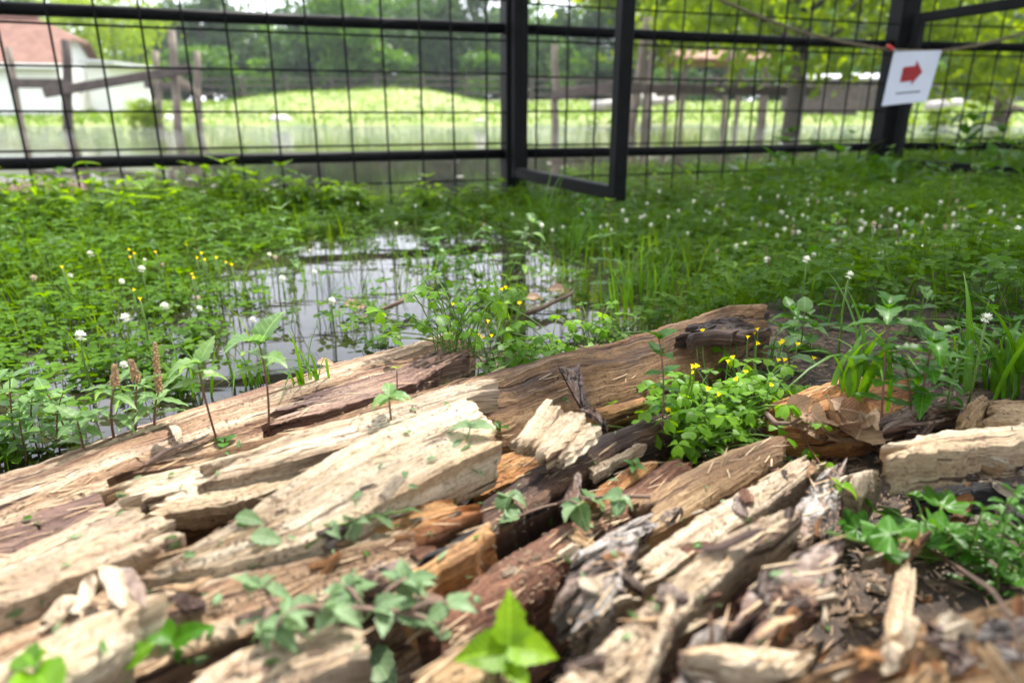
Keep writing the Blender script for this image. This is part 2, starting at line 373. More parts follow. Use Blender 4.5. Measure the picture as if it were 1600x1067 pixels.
def bar(p0, p1, w, h, bev=.003, up=(0, 0, 1)):
    p0 = np.array(p0, float); p1 = np.array(p1, float); d = p1 - p0; L = np.linalg.norm(d); d /= L
    x = np.cross(d, up); n = np.linalg.norm(x)
    x = np.array([1., 0, 0]) if n < 1e-6 else x / n
    z = np.cross(x, d)
    return box_arrays((p0 + p1) / 2, (w, L, h), np.stack([x, d, z], 1), bev)
def tube(pts, rad, n=8, cap=True):
    pts = np.asarray(pts, float); m = len(pts); rad = np.broadcast_to(np.asarray(rad, float), (m,))
    d = np.gradient(pts, axis=0); d /= np.linalg.norm(d, axis=1)[:, None] + 1e-12
    ref = np.array([0, 0, 1.]) if abs(d[0][2]) < .9 else np.array([1., 0, 0])
    V = []
    for i in range(m):
        x = np.cross(ref, d[i]); x /= np.linalg.norm(x) + 1e-12; y = np.cross(d[i], x)
        a = np.arange(n) * 2 * math.pi / n
        V.append(pts[i] + rad[i] * (np.cos(a)[:, None] * x + np.sin(a)[:, None] * y))
    V = np.concatenate(V); Fc = []
    for i in range(m - 1):
        for j in range(n):
            k = (j + 1) % n; Fc.append((i * n + j, i * n + k, (i + 1) * n + k, (i + 1) * n + j))
    if cap: Fc.append(tuple(range(n - 1, -1, -1))); Fc.append(tuple(range((m - 1) * n, m * n)))
    return V, Fc
def join(parts):
    V = []; Fc = []; o = 0
    for v, f in parts:
        v = np.asarray(v); V.append(v); Fc += [tuple(i + o for i in q) for q in f]; o += len(v)
    return np.concatenate(V), Fc
def part(name, vf, mat, parent, smooth=False, base=None):
    V, Fc = vf; V = np.asarray(V, float)
    if base is not None: V = V - np.asarray(base, float)
    return link(name, new_mesh(name, V, Fc, mat, smooth), parent)
def basis(ydir, up=(0, 0, 1), s=1.0, loc=(0, 0, 0)):
    y = Vector([float(a) for a in ydir]).normalized(); x = y.cross(Vector([float(a) for a in up]))
    if x.length < 1e-5: x = Vector((1, 0, 0))
    x.normalize(); z = x.cross(y)
    if isinstance(s, (int, float)): s = (s, s, s)
    m = Matrix((x * s[0], y * s[1], z * s[2])).transposed().to_4x4()
    m.translation = Vector([float(a) for a in loc]); return m

# ------------------------------------------------------------------ the terrain
def fence_y(x): return 2.525 + .353 * x
def terrain(x, y):
    x = np.asarray(x, float); y = np.asarray(y, float)
    n = fbm(x * 2.2, y * 2.2, 3, 4) - .47
    z = -.045 + .05 * n
    z = z + (.097 - .035 * n) * sstep(-.05, .10, x) * (1 - sstep(.72, .95, y - .25 * sstep(.1, .5, x)))         # mulch under the wood
    z = z + .074 * sstep(.34, 1.0, x - .10 * (y - 1)) * (1 - sstep(0, 1, (y - 3.6 - .2 * x) / 3.0))
    fy = fence_y(x)
    z = z + .05 * np.exp(-((y - fy + .12) / .16) ** 2) * (.7 + .6 * n)                         # low bank along the fence
    z = z + .042 * sstep(-.35, -.8, x) * sstep(.9, 1.3, y) * (1 - sstep(-.05, .2, y - fy))
    shore = .95 + .68 * (y - 3.0) + .5 * (fbm(x * .9, y * .9, 9, 3) - .47)
    rb = sstep(-.3, .6, x - shore) * sstep(2.4, 3.3, y) * (1 - sstep(8, 11, y))
    z = np.where(y > fy + .1, z - .10 * sstep(.1, .5, y - fy) * (1 - rb) + .03 * rb, z)
    s0 = 21.5 + 1.6 * (fbm(x * .16, y * .02, 5, 3) - .47) * 2
    z = np.where(y > 6, z + .22 * sstep(-1.0, 2.2, y - s0) + .055 * np.clip(y - s0 - 1, 0, 18) + .12 * (fbm(x * .3, y * .3, 21, 3) - .47) * sstep(0, 4, y - s0), z)
    z = z + 0.72 * np.exp(-((((x + 7.2) / 4.6) ** 2 + ((y - 29) / 3.6) ** 2)) ** 1.35) + .35 * np.exp(-(((x + 3.0) / 2.5) ** 2 + ((y - 29.5) / 3) ** 2))
    return z
def axis(lo, hi, step, far0, far1, g=1.09):
    a = list(np.arange(lo, hi + 1e-6, step)); s = step; v = hi
    while v < far1: s *= g; v += s; a.append(v)
    s = step; v = lo; b = []
    while v > far0: s *= g; v -= s; b.append(v)
    return np.array(b[::-1] + a)
gx = axis(-2.2, 3.2, .03, -900, 900); gy = axis(-.4, 4.2, .03, -60, 1500, 1.045)
GX, GY = np.meshgrid(gx, gy, indexing='ij'); GZ = terrain(GX, GY)
nx, ny = GX.shape; ids = np.arange(nx * ny).reshape(nx, ny)
TF = np.stack([ids[:-1, :-1], ids[1:, :-1], ids[1:, 1:], ids[:-1, 1:]], -1).reshape(-1, 4)
TV = np.stack([GX, GY, GZ], -1).reshape(-1, 3)
tag(link('ground', new_mesh('ground', TV, TF, M['ground'], True)), kind='structure')
tag(link('water', new_mesh('water', [(-120, -8, 0), (120, -8, 0), (120, 60, 0), (-120, 60, 0)], [(0, 1, 2, 3)], M['water'])), kind='structure')

# ------------------------------------------------------------------ wood: split slabs, planks, bark
SOLID_V, SOLID_F = [], []; _so = 0
def solid(V, Fc):
    global _so
    SOLID_V.append(np.asarray(V, float)); SOLID_F.extend([tuple(int(i) + _so for i in f) for f in Fc]); _so += len(V)
def resample(P, n):
    P = np.asarray(P, float); d = np.r_[0, np.cumsum(np.linalg.norm(np.diff(P, axis=0), axis=1))]
    t = np.linspace(0, d[-1], n); out = np.stack([np.interp(t, d, P[:, k]) for k in range(3)], 1)
    k = np.array([.25, .5, .25])                       # soften the traced corners
    q = out.copy(); q[1:-1] = k[0] * out[:-2] + k[1] * out[1:-1] + k[2] * out[2:]
    return q
_seed = [100]
def slab(name, label, far, near, thick, mat, bulge=0., rough=.0022, jag=.006, cat='wood', group=None, parent=None, undercut=.15, edge=.0025, grain=1.0, res=.0034, lump=0.0, terrace=.006):
    """a split piece of wood: its far and near long edges are given, the grain runs along them"""
    _seed[0] += 13; sd = _seed[0]
    F_ = np.array([at_z(*p) for p in far]); N_ = np.array([at_z(*p) for p in near])
    L = max(np.linalg.norm(np.diff(F_, axis=0), axis=1).sum(), np.linalg.norm(np.diff(N_, axis=0), axis=1).sum())
    Wd = np.linalg.norm(F_ - N_[:len(F_)] if len(F_) == len(N_) else F_[:1] - N_[:1], axis=1).mean()
    nu = int(np.clip(L / res, 14, 170)); nv = int(np.clip(Wd / (res * .42), 12, 80))
    Wf = resample(F_, nu); Wn = resample(N_, nu)
    v = np.linspace(0, 1, nv); u = np.linspace(0, L, nu)
    P = Wf[:, None, :] * (1 - v)[None, :, None] + Wn[:, None, :] * v[None, :, None]
    U = np.repeat(u[:, None], nv, 1); Vv = np.repeat((v * Wd)[None], nu, 0)
    gdir = (Wf[-1] + Wn[-1] - Wf[0] - Wn[0]); gdir[2] = 0; gdir /= np.linalg.norm(gdir) + 1e-9
    cdir = np.array([gdir[1], -gdir[0], 0])
    if np.dot(Wn.mean(0) - Wf.mean(0), cdir) < 0: cdir = -cdir
    # torn ends
    for e, s in ((0, -1), (1, 1)):
        w = np.clip(1 - np.abs(U / L - e) * L / (.03 + 2 * jag), 0, 1) ** 1.5
        j = (vnoise(Vv * 420 + sd, Vv * 0 + e * 9, sd) - .5) * 1.0 + (np.floor(vnoise(Vv * 110 + sd, Vv * 0 + e * 9 + 4, sd) * 4) / 3 - .5) * 1.5
        P += (gdir[None, None] * (w * j * jag * s * 1.6)[..., None])
    # wandering long edges
    we = ((fbm(U * 22, U * 0 + 3, sd + 1, 2) - .4) * .9 + (fbm(U * 140, U * 0 + 5, sd + 31, 3) - .45) * 1.3) * edge * 1.8
    wn = ((fbm(U * 22, U * 0 + 8, sd + 2, 2) - .4) * .9 + (fbm(U * 140, U * 0 + 9, sd + 32, 3) - .45) * 1.3) * edge * 1.8
    P += cdir[None, None] * (we * (1 - v)[None] + wn * v[None])[..., None]
    # fibres: ridges running along the grain
    Vw = Vv + .0025 * (fbm(U * 12, Vv * 20, sd + 7, 2) - .4)
    rid = (fbm(U * 7 * grain, Vw * 150, sd, 4) - .47) * 2 + .7 * (fbm(U * 25, Vw * 520, sd + 3, 2) - .4)
    stp = np.abs(fbm(U * 4, Vw * 45, sd + 5, 2) - .38) * 3
    lum = (fbm(U * 18, Vv * 22, sd + 9, 3) - .47) * 2
    dz = bulge * (1 - (2 * v[None] - 1) ** 2) + rough * (rid + stp) + lump * lum
    rnd = np.minimum(np.minimum(v, 1 - v)[None] * Wd, np.minimum(U, L - U) * 2)     # worn arrises
    ter = np.floor(fbm(U * 3.2, Vw * 55, sd + 21, 2) * 9 + .35 * vnoise(U * 60, Vw * 300, sd + 4)) / 9
    dz += terrace * (ter - .4)
    dz -= .0018 * np.exp(-rnd / .0014)
    P[..., 2] += dz
    V = P.reshape(-1, 3); uvs = np.stack([U, Vv], -1).reshape(-1, 2)
    gid = np.arange(nu * nv).reshape(nu, nv)
    Fq = [np.stack([gid[:-1, :-1], gid[:-1, 1:], gid[1:, 1:], gid[1:, :-1]], -1).reshape(-1, 4)]
    ring = np.concatenate([gid[:, 0], gid[-1, 1:], gid[-2::-1, -1], gid[0, -2:0:-1]])
    sidx = np.concatenate([np.zeros(nu), np.ones(nv - 1) * 2, np.ones(nu - 1), np.ones(nv - 2) * 3]).astype(int)
    c = V[ring].mean(0); levels = 7; rows = [ring]; VV = [V]; UU = [uvs]; off = len(V); nr = len(ring)
    bo = V[ring]; bu = uvs[ring]
    for k in range(1, levels + 1):
        t = k / levels; q = bo.copy()
        inw = (c - bo); inw[:, 2] = 0; inw /= np.linalg.norm(inw, axis=1)[:, None] + 1e-9
        nz = (fbm(bu[:, 0] * 14 + bu[:, 1] * 60, np.full(nr, t * thick * 260), sd + 11, 4) - .47) * .010 * min(1, 3 * t)
        q += inw * (undercut * thick * t ** 1.6 + nz)[:, None]
        q[:, 2] -= thick * t
        q[:, 2] = np.maximum(q[:, 2], -.06)
        VV.append(q); w = bu.copy(); w[:, 1] += np.where(sidx == 0, -1, 1) * t * thick
        w[:, 0] += np.where(sidx == 2, 1, np.where(sidx == 3, -1, 0)) * t * thick * .3
        UU.append(w); rows.append(np.arange(off, off + nr)); off += nr
    for a, b_ in zip(rows[:-1], rows[1:]):
        Fq.append(np.stack([a, np.roll(a, -1), np.roll(b_, -1), b_], -1))
    V = np.concatenate(VV); uvs = np.concatenate(UU) + np.array([sd * .37 % 5, sd * .73 % 5])
    Fq = np.concatenate(Fq)
    # bottom cap
    cap = np.concatenate([V, V[rows[-1]].mean(0)[None]]); ci = len(V); uvs = np.concatenate([uvs, uvs[-1:]])
    tri = [(int(a), int(b_), ci) for a, b_ in zip(rows[-1], np.roll(rows[-1], -1))]
    base = np.array([c[0], c[1], V[:, 2].min()])
    me = bpy.data.meshes.new(name); Vl = (cap - base)
    me.from_pydata(Vl.tolist(), [], Fq.tolist() + tri); me.update(); me.materials.append(mat)
    me.polygons.foreach_set('use_smooth', np.ones(len(me.polygons), bool))
    li = np.empty(len(me.loops), np.int32); me.loops.foreach_get('vertex_index', li)
    ul = me.uv_layers.new(name='UVMap'); ul.data.foreach_set('uv', uvs.astype(np.float32)[li].ravel())
    try: me.set_sharp_from_angle(angle=R(33))
    except Exception: pass
    o = link(name, me, parent); o.location = base.tolist() if parent is None else (base - np.array(parent.location)).tolist()
    solid(cap, Fq.tolist() + tri)
    if parent is None: tag(o, label, cat, group)
    return o

WOODS = [
 # name, label, far edge, near edge, thickness, material, options
 ('log', 'long weathered log lying along the flooded edge, pale rim and purplish middle', [(-90,775,.05),(0,745,.052),(130,703,.054),(210,674,.055),(320,635,.056),(430,600,.056),(540,566,.058),(640,541,.058),(705,520,.055)],
  [(-90,880,.062),(0,845,.066),(100,806,.066),(215,757,.067),(330,722,.067),(430,692,.068),(560,650,.068),(650,618,.066),(735,570,.06)], .10, 'striped', dict(bulge=.012, rough=.003, lump=.003, cat='log')),
 ('log', 'thick brown log with a burnt dark end beside the yellow-flowered plants', [(228,740,.075),(330,716,.078),(420,692,.080),(560,645,.084),(700,598,.088),(850,560,.092),(960,538,.096),(1080,500,.100),(1140,483,.102),(1172,487,.098)],
  [(228,806,.070),(330,790,.070),(400,774,.070),(520,748,.072),(640,722,.074),(770,700,.074),(900,655,.070),(1000,632,.068),(1110,600,.066),(1185,552,.07)], .12, 'brown', dict(bulge=.016, rough=.0036, lump=.005, cat='log', jag=.012, undercut=.45)),
 ('wood_slab', 'dark purplish slab wedged under pale planks beside the weathered log', [(-80,845,.072),(20,812,.072),(110,782,.072),(218,746,.073)], [(-80,905,.070),(30,858,.070),(120,820,.070),(205,768,.07)], .03, 'purple', dict(rough=.003)),
 ('wood_slab', 'pale split slab between the dark slab and the square-ended plank', [(-80,895,.080),(40,852,.080),(130,810,.081),(228,749,.083)], [(-80,932,.082),(20,890,.082),(120,848,.083),(232,812,.083)], .035, 'pale2', dict(rough=.0026)),
 ('plank', 'square-ended pale plank with a shadowed edge beside the wet gap', [(-80,928,.095),(0,896,.095),(80,858,.096),(150,835,.096),(236,807,.097)], [(-80,985,.095),(0,950,.095),(100,905,.096),(180,875,.096),(252,846,.097)], .04, 'pale2', dict(rough=.0015, cat='wood', undercut=.05)),
 ('wood_slab', 'flat cream-coloured slab laid over the end of the brown log', [(228,744,.091),(300,724,.092),(380,706,.093),(450,690,.093),(560,664,.093)], [(226,804,.088),(300,795,.089),(385,776,.09),(450,755,.09),(520,720,.09)], .022, 'pale', dict(rough=.0022, jag=.008, undercut=1.2)),
 ('wood_strip', 'greyish weathered strip along the top of the brown log', [(322,724,.098),(420,694,.101),(560,646,.105),(690,606,.110),(748,597,.112)], [(335,752,.096),(440,727,.099),(545,700,.102),(640,662,.106),(744,616,.110)], .016, 'pale2', dict(rough=.0026, jag=.010, lump=.003)),
 ('wood_slab', 'large smooth cream split slab with a long crack on the brown log', [(232,888,.094),(285,858,.097),(350,826,.100),(392,798,.103),(445,756,.105),(520,706,.107),(610,662,.108),(738,616,.110)],
  [(240,900,.092),(310,886,.094),(385,868,.095),(470,846,.097),(556,806,.100),(640,760,.102),(715,722,.104),(782,690,.106)], .03, 'pale', dict(rough=.0013, jag=.004, undercut=.2, lump=.0008, edge=.0015, terrace=.004)),
 ('log', 'orange-brown half log below the cream slab, littered with white splinters', [(-90,1010,.070),(0,970,.072),(110,925,.074),(240,892,.076),(330,880,.078),(420,866,.078),(500,850,.077),(575,836,.074)],
  [(-90,1190,.074),(60,1120,.076),(200,1060,.078),(330,1010,.078),(440,965,.077),(540,930,.076),(620,905,.074),(690,880,.07)], .10, 'striped', dict(bulge=.010, rough=.003, lump=.003, cat='log')),
 ('wood_slab', 'bleached cream billet lying on the orange-brown half log', [(-60,1072,.098),(40,1012,.100),(110,975,.101),(170,952,.101),(222,943,.100)], [(-40,1180,.096),(60,1095,.097),(130,1055,.098),(190,1015,.098),(236,978,.098)], .03, 'pale', dict(rough=.002, bulge=.004)),
 ('wood_slab', 'cream plank with a rust-coloured edge under the twig of wilted leaves', [(230,1120,.090),(310,1055,.094),(380,1010,.096),(450,985,.096),(545,978,.094)], [(300,1180,.09),(380,1110,.092),(450,1070,.093),(520,1035,.093),(590,1008,.092)], .03, 'pale2', dict(rough=.0022)),
 ('wood_slab', 'broken pale plank poking out beneath the lime-green leaves', [(560,1150,.088),(620,1085,.09),(670,1040,.092),(720,1005,.09)], [(640,1200,.085),(720,1110,.088),(770,1070,.088),(800,1035,.086)], .035, 'tan', dict(rough=.0025)),
 ('wood_slab', 'striped orange heartwood slab with a frayed left tip', [(478,838,.076),(540,818,.080),(610,800,.082),(680,792,.082),(735,786,.080)], [(520,872,.076),(580,866,.078),(640,856,.080),(690,836,.080),(748,806,.078)], .05, 'orange', dict(rough=.0034, jag=.014, bulge=.003)),
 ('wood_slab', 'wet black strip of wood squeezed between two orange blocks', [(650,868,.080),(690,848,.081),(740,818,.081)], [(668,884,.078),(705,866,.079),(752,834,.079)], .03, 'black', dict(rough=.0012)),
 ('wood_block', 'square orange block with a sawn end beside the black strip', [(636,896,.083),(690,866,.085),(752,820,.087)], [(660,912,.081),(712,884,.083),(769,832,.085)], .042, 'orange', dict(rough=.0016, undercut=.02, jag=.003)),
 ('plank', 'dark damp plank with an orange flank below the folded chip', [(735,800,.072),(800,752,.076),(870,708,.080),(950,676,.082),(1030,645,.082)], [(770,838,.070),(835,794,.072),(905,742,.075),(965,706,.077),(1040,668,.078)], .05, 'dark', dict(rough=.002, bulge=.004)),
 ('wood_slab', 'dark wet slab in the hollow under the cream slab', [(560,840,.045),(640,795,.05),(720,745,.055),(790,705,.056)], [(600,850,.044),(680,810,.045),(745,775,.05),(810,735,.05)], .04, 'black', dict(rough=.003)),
 ('wood_slab', 'crumbly orange wedge beside the wilted stem', [(740,735,.066),(790,712,.07),(835,694,.072)], [(755,765,.062),(800,748,.066),(838,716,.068)], .03, 'orange', dict(rough=.004, jag=.01)),
 ('wood_strip', 'orange strip lifted along the base of the brown log', [(912,642,.080),(950,634,.081),(1000,618,.082)], [(916,653,.078),(955,645,.079),(1004,628,.08)], .012, 'orange', dict(rough=.0018)),
 ('log', 'reddish dark log in the middle of the wood heap', [(640,985,.058),(740,905,.062),(830,855,.064),(900,815,.064),(970,775,.064),(1040,730,.06)], [(700,1050,.058),(800,965,.06),(880,905,.062),(950,862,.062),(1020,815,.062),(1085,765,.06)], .07, 'red', dict(bulge=.012, rough=.003, lump=.003, cat='log')),
 ('plank', 'narrow orange plank lying along the dark plank', [(900,788,.073),(945,752,.074),(1000,718,.074)], [(925,802,.071),(968,768,.072),(1018,732,.072)], .02, 'orange', dict(rough=.002)),
 ('wood_strip', 'thin grey splinter resting between the dark plank and orange plank', [(922,728,.080),(965,704,.08),(1008,684,.08)], [(928,736,.079),(970,712,.079),(1010,692,.079)], .008, 'pale2', dict(rough=.0018)),
 ('plank', 'broad tan plank with a dark underside below the yellow-flowered plants', [(1000,776,0.078),(1060,742,0.081),(1130,706,0.083),(1205,682,0.083)], [(1025,832,0.074),(1095,794,0.077),(1165,754,0.079),(1232,712,0.080)], .04, 'tan', dict(terrace=.004, edge=.0015, bulge=.006, rough=.002)),
 ('plank', 'greyish plank split along its length beside the broad tan plank', [(982,880,0.086),(1050,828,0.089),(1110,788,0.091),(1190,748,0.092),(1258,708,0.093)], [(1002,918,0.084),(1075,868,0.086),(1140,826,0.088),(1215,776,0.089),(1278,727,0.090)], .04, 'pale2', dict(terrace=.004, edge=.0015, rough=.0022, jag=.008)),
 ('plank', 'long bleached plank pointing at the grey bark slabs', [(820,1110,0.098),(930,1020,0.102),(1010,945,0.104),(1070,890,0.105),(1130,842,0.105),(1212,800,0.103)], [(890,1130,0.095),(1000,1030,0.098),(1060,965,0.100),(1110,915,0.101),(1165,862,0.101),(1228,826,0.100)], .03, 'pale2', dict(terrace=.004, edge=.0015, rough=.0026, jag=.012)),
 ('wood_strip', 'short bleached stick lying across the long bleached plank', [(958,1080,0.110),(990,1030,0.112),(1018,985,0.113),(1040,930,0.113)], [(998,1085,0.109),(1026,1035,0.110),(1042,990,0.111),(1055,936,0.111)], .016, 'pale', dict(terrace=.003, rough=.002, jag=.008)),
 ('wood_slab', 'rusty brown slab under the bleached stick', [(1010,1080,.07),(1060,1010,.074),(1120,950,.076),(1180,905,.076)], [(1080,1110,.068),(1130,1040,.07),(1175,985,.072),(1220,935,.072)], .04, 'red', dict(rough=.003)),
 ('wood_slab', 'crumbling orange rot pocket beside the grey bark slab', [(905,990,.07),(950,950,.072),(1000,905,.074)], [(925,1030,.068),(975,985,.07),(1015,945,.072)], .03, 'orange', dict(rough=.005, lump=.006)),
 ('bark_slab', 'thick furrowed grey bark slab in the middle of the heap', [(868,940,0.092),(895,893,0.096),(930,862,0.098),(990,835,0.096)], [(890,985,0.090),(930,958,0.093),(968,930,0.094),(1002,880,0.093)], .022, 'bark', dict(rough=.0022, bulge=.002, lump=.0015, cat='bark', edge=.003, jag=.012, terrace=.003)),
 ('bark_slab', 'mossy grey bark flake under the cut stem of leaves', [(915,855,.080),(960,825,.081),(1020,800,.080)], [(940,872,.078),(985,850,.079),(1035,815,.078)], .014, 'bark', dict(rough=.0022, lump=.0015, cat='bark', edge=.003, jag=.012, terrace=.003)),
 ('bark_slab', 'large grey-brown bark slab curving over the wood litter', [(1140,985,0.096),(1165,925,0.102),(1215,878,0.106),(1258,858,0.106),(1298,846,0.102)], [(1160,1010,0.092),(1225,978,0.096),(1275,946,0.098),(1318,905,0.098),(1330,872,0.098)], .016, 'bark_brown', dict(rough=.0022, bulge=.002, lump=.0015, cat='bark', edge=.003, jag=.012, terrace=.003)),
 ('bark_slab', 'upright grey bark flake beside the knobbly chunk', [(1232,822,.085),(1250,780,.09),(1275,745,.092),(1300,725,.092)], [(1290,836,.083),(1302,800,.086),(1312,765,.088),(1320,735,.088)], .014, 'bark', dict(rough=.0022, lump=.0015, cat='bark', edge=.003, jag=.012, terrace=.003)),
 ('bark_slab', 'curled silvery bark trough at the foot of the heap', [(1030,1110,.092),(1070,1030,.098),(1100,980,.10),(1150,945,.098)], [(1120,1120,.088),(1140,1060,.09),(1158,1010,.092),(1178,965,.092)], .018, 'bark', dict(rough=.002, bulge=-.008, lump=.0015, cat='bark', edge=.003, jag=.012, terrace=.003)),
 ('bark_slab', 'flat brown bark flake beside the lobed leaves', [(1345,872,.084),(1375,855,.086),(1405,840,.086)], [(1360,886,.082),(1390,876,.083),(1418,858,.083)], .010, 'tan', dict(rough=.002, cat='bark', edge=.003, jag=.012, terrace=.003)),
 ('plank', 'thick cream plank with a torn dark end beside the dead leaves', [(1382,688,.108),(1430,675,.110),(1480,667,.112),(1560,662,.112),(1680,652,.112)], [(1396,712,.106),(1440,706,.106),(1500,704,.106),(1580,690,.106),(1700,676,.106)], .026, 'pale', dict(rough=.0012, undercut=.35, jag=.008, terrace=.004, edge=.004)),
 ('log', 'round-topped orange log behind the heap of dead leaves', [(1205,640,.075),(1260,610,.082),(1310,594,.086),(1370,590,.086),(1420,602,.08)], [(1225,676,.07),(1280,676,.074),(1330,668,.078),(1390,655,.078),(1440,630,.074)], .08, 'orange', dict(bulge=.012, rough=.0025, lump=.003, cat='log')),
 ('wood_block', 'knobbly pale chunk of wood beside the upright bark flake', [(1326,750,.084),(1350,738,.088),(1384,742,.086)], [(1332,772,.080),(1358,777,.081),(1390,764,.081)], .03, 'pale2', dict(rough=.004, lump=.004, bulge=.006, jag=.01)),
 ('wood_strip', 'flat pale lath lying over the wood litter', [(1110,1012,0.102),(1160,1008,0.103),(1230,1010,0.103),(1292,1016,0.102)], [(1118,1030,0.101),(1165,1034,0.102),(1230,1036,0.102),(1290,1036,0.101)], .012, 'pale', dict(terrace=.003, rough=.0012)),
 ('log', 'mottled stump of a log at the foot of the wood litter', [(1290,1060,.09),(1370,1010,.10),(1470,970,.105),(1560,950,.105),(1680,930,.10)], [(1300,1160,.085),(1400,1140,.09),(1500,1120,.09),(1600,1090,.09),(1720,1050,.09)], .09, 'tan', dict(rough=.004, lump=.003, bulge=.010, cat='log', jag=.015, terrace=.016)),
 ('bark_slab', 'reddish bark chunk behind the cream plank', [(1395,648,.088),(1430,628,.094),(1468,632,.09)], [(1405,676,.083),(1440,676,.086),(1474,660,.084)], .03, 'bark_brown', dict(rough=.0022, lump=.002, bulge=.002, cat='bark', edge=.003, jag=.012, terrace=.003)),
 ('wood_slab', 'weathered wedge propped behind the cream plank', [(1495,660,.09),(1510,634,.098),(1530,620,.10)], [(1520,668,.088),(1535,645,.092),(1548,628,.093)], .02, 'tan', dict(rough=.003)),
 ('wood_slab', 'rounded tan slab behind the cream plank under the grass', [(1530,632,.09),(1570,628,.092),(1640,635,.09)], [(1535,664,.086),(1575,666,.088),(1640,664,.088)], .03, 'tan', dict(rough=.003, bulge=.005)),
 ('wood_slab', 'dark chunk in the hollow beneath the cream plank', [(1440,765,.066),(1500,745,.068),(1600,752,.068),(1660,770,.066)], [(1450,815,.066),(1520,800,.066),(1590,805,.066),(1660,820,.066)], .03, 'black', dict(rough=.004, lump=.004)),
 ('wood_chip', 'orange broken chip below the cream plank', [(1478,792,.073),(1500,780,.075),(1518,765,.075)], [(1490,806,.071),(1512,795,.073),(1528,776,.073)], .014, 'orange', dict(rough=.002)),
 ('wood_chip', 'upright orange chip in the hollow below the cream plank', [(1480,750,.07),(1488,745,.072),(1496,748,.07)], [(1482,770,.066),(1490,770,.067),(1498,766,.066)], .016, 'orange', dict(rough=.002)),
 ('wood_chip', 'silvery chip beside the orange broken chip', [(1484,806,.066),(1502,794,.068),(1516,786,.067)], [(1492,814,.064),(1508,804,.066),(1522,794,.065)], .006, 'bark', dict(rough=.0015, cat='wood')),
 ('bark_slab', 'rusty bark lump beside the lobed leaves', [(1485,818,.066),(1515,800,.072),(1550,815,.068)], [(1490,850,.062),(1525,855,.064),(1556,840,.062)], .02, 'bark_brown', dict(rough=.0022, lump=.0015, cat='bark', edge=.003, jag=.012, terrace=.003)),
 ('bark_slab', 'grey-brown bark flake at the tip of the orange block', [(555,898,.085),(580,878,.09),(620,874,.092),(650,892,.09)], [(570,935,.082),(605,938,.085),(640,938,.086),(676,930,.084)], .014, 'bark_brown', dict(rough=.002, bulge=.001, cat='bark', edge=.003, jag=.012, terrace=.003)),
]
for nm, lb, fa, ne, th, mt, kw in WOODS:
    _o = slab(nm, lb, fa, ne, th, M[mt], **kw)
    if 'burnt dark end' in lb: slab('charred_end', None, [(1085,500,.098),(1110,493,.099),(1140,485,.100),(1174,490,.096)], [(1098,528,.108),(1120,524,.109),(1148,522,.107),(1180,524,.098)], .010, M['dark'], rough=.005, jag=.016, lump=.004, edge=.006, parent=_o)
    if 'long weathered' in lb: slab('bark_face', None, [(425,606,.062),(480,587,.064),(540,567,.066),(640,542,.067),(700,524,.064)], [(455,652,.082),(520,640,.084),(590,618,.085),(650,597,.084),(715,560,.078)], .016, M['purple'], rough=.003, jag=.014, parent=_o)
# the long cream plank's neighbours: pale splinters, every one lying on the wood
SPL = [((70,990),(128,940),.016,'broad white splinter on the half log'), ((122,970),(150,942),.010,'narrow white splinter beside the broad white one'), ((168,928),(198,952),.014,'blunt white chip on the half log'),
       ((200,918),(226,952),.011,'grey-white chip on the half log'), ((262,935),(330,918),.010,'tan splinter leaning on the bleached billet'), ((270,668),(280,698),.010,'little pale chip on the weathered log'),
       ((285,948),(312,962),.016,'crumbly cream chip beside the dark paired leaves'), ((1062,1012),(1118,950),.007,'pale thin splinter near the silvery bark'), ((1182,1008),(1246,980),.006,'thin tan splinter on the large bark slab'), ((1386,1020),(1402,962),.011,'tall white splinter in the wood litter'),
       ((1406,1020),(1412,972),.007,'middle white splinter in the wood litter'), ((1414,1018),(1428,975),.009,'short white splinter in the wood litter'), ((1340,1060),(1372,1030),.012,'amber splinter beside the white splinters'), ((1376,1062),(1404,1028),.012,'cream curl beside the white splinters'),
       ((1258,770),(1272,728),.008,'white splinter standing by the upright bark flake'), ((1528,760),(1590,774),.004,'straw-thin pale stick below the cream plank'), ((230,736),(330,700),.007,'dark curled bark strip on the weathered log'), ((1090,870),(1190,850),.008,'dark rotten stick beside the bleached plank')]
SPL_PENDING = SPL

# ------------------------------------------------------------------ dropping things onto the wood and ground
tri_near = [tuple(f) for f in TF.tolist()]
near_mask = (GX.ravel() > -3) & (GX.ravel() < 4) & (GY.ravel() < 6) & (GY.ravel() > -.5)
solid(TV, [f for f in tri_near if near_mask[f[0]] and near_mask[f[2]]])
BVH = BVHTree.FromPolygons([tuple(v) for v in np.concatenate(SOLID_V)], SOLID_F)
def hit(px, py, lift=0.):
    d = Vector(ray(px, py)).normalized(); o = Vector((0, 0, CAM_H))
    loc, nor, i, dist = BVH.ray_cast(o, d)
    if loc is None: loc = Vector(at_z(px, py, 0)); nor = Vector((0, 0, 1))
    if loc.z < 0: loc = Vector(at_z(px, py, 0)); nor = Vector((0, 0, 1))
    if nor.dot(d) > 0: nor = -nor
    return np.array(loc) + np.array([0, 0, lift]), np.array(nor)
def down(x, y):
    loc, nor, i, d = BVH.ray_cast(Vector((x, y, 2)), Vector((0, 0, -1)))
    return max(0, loc.z) if loc else 0.

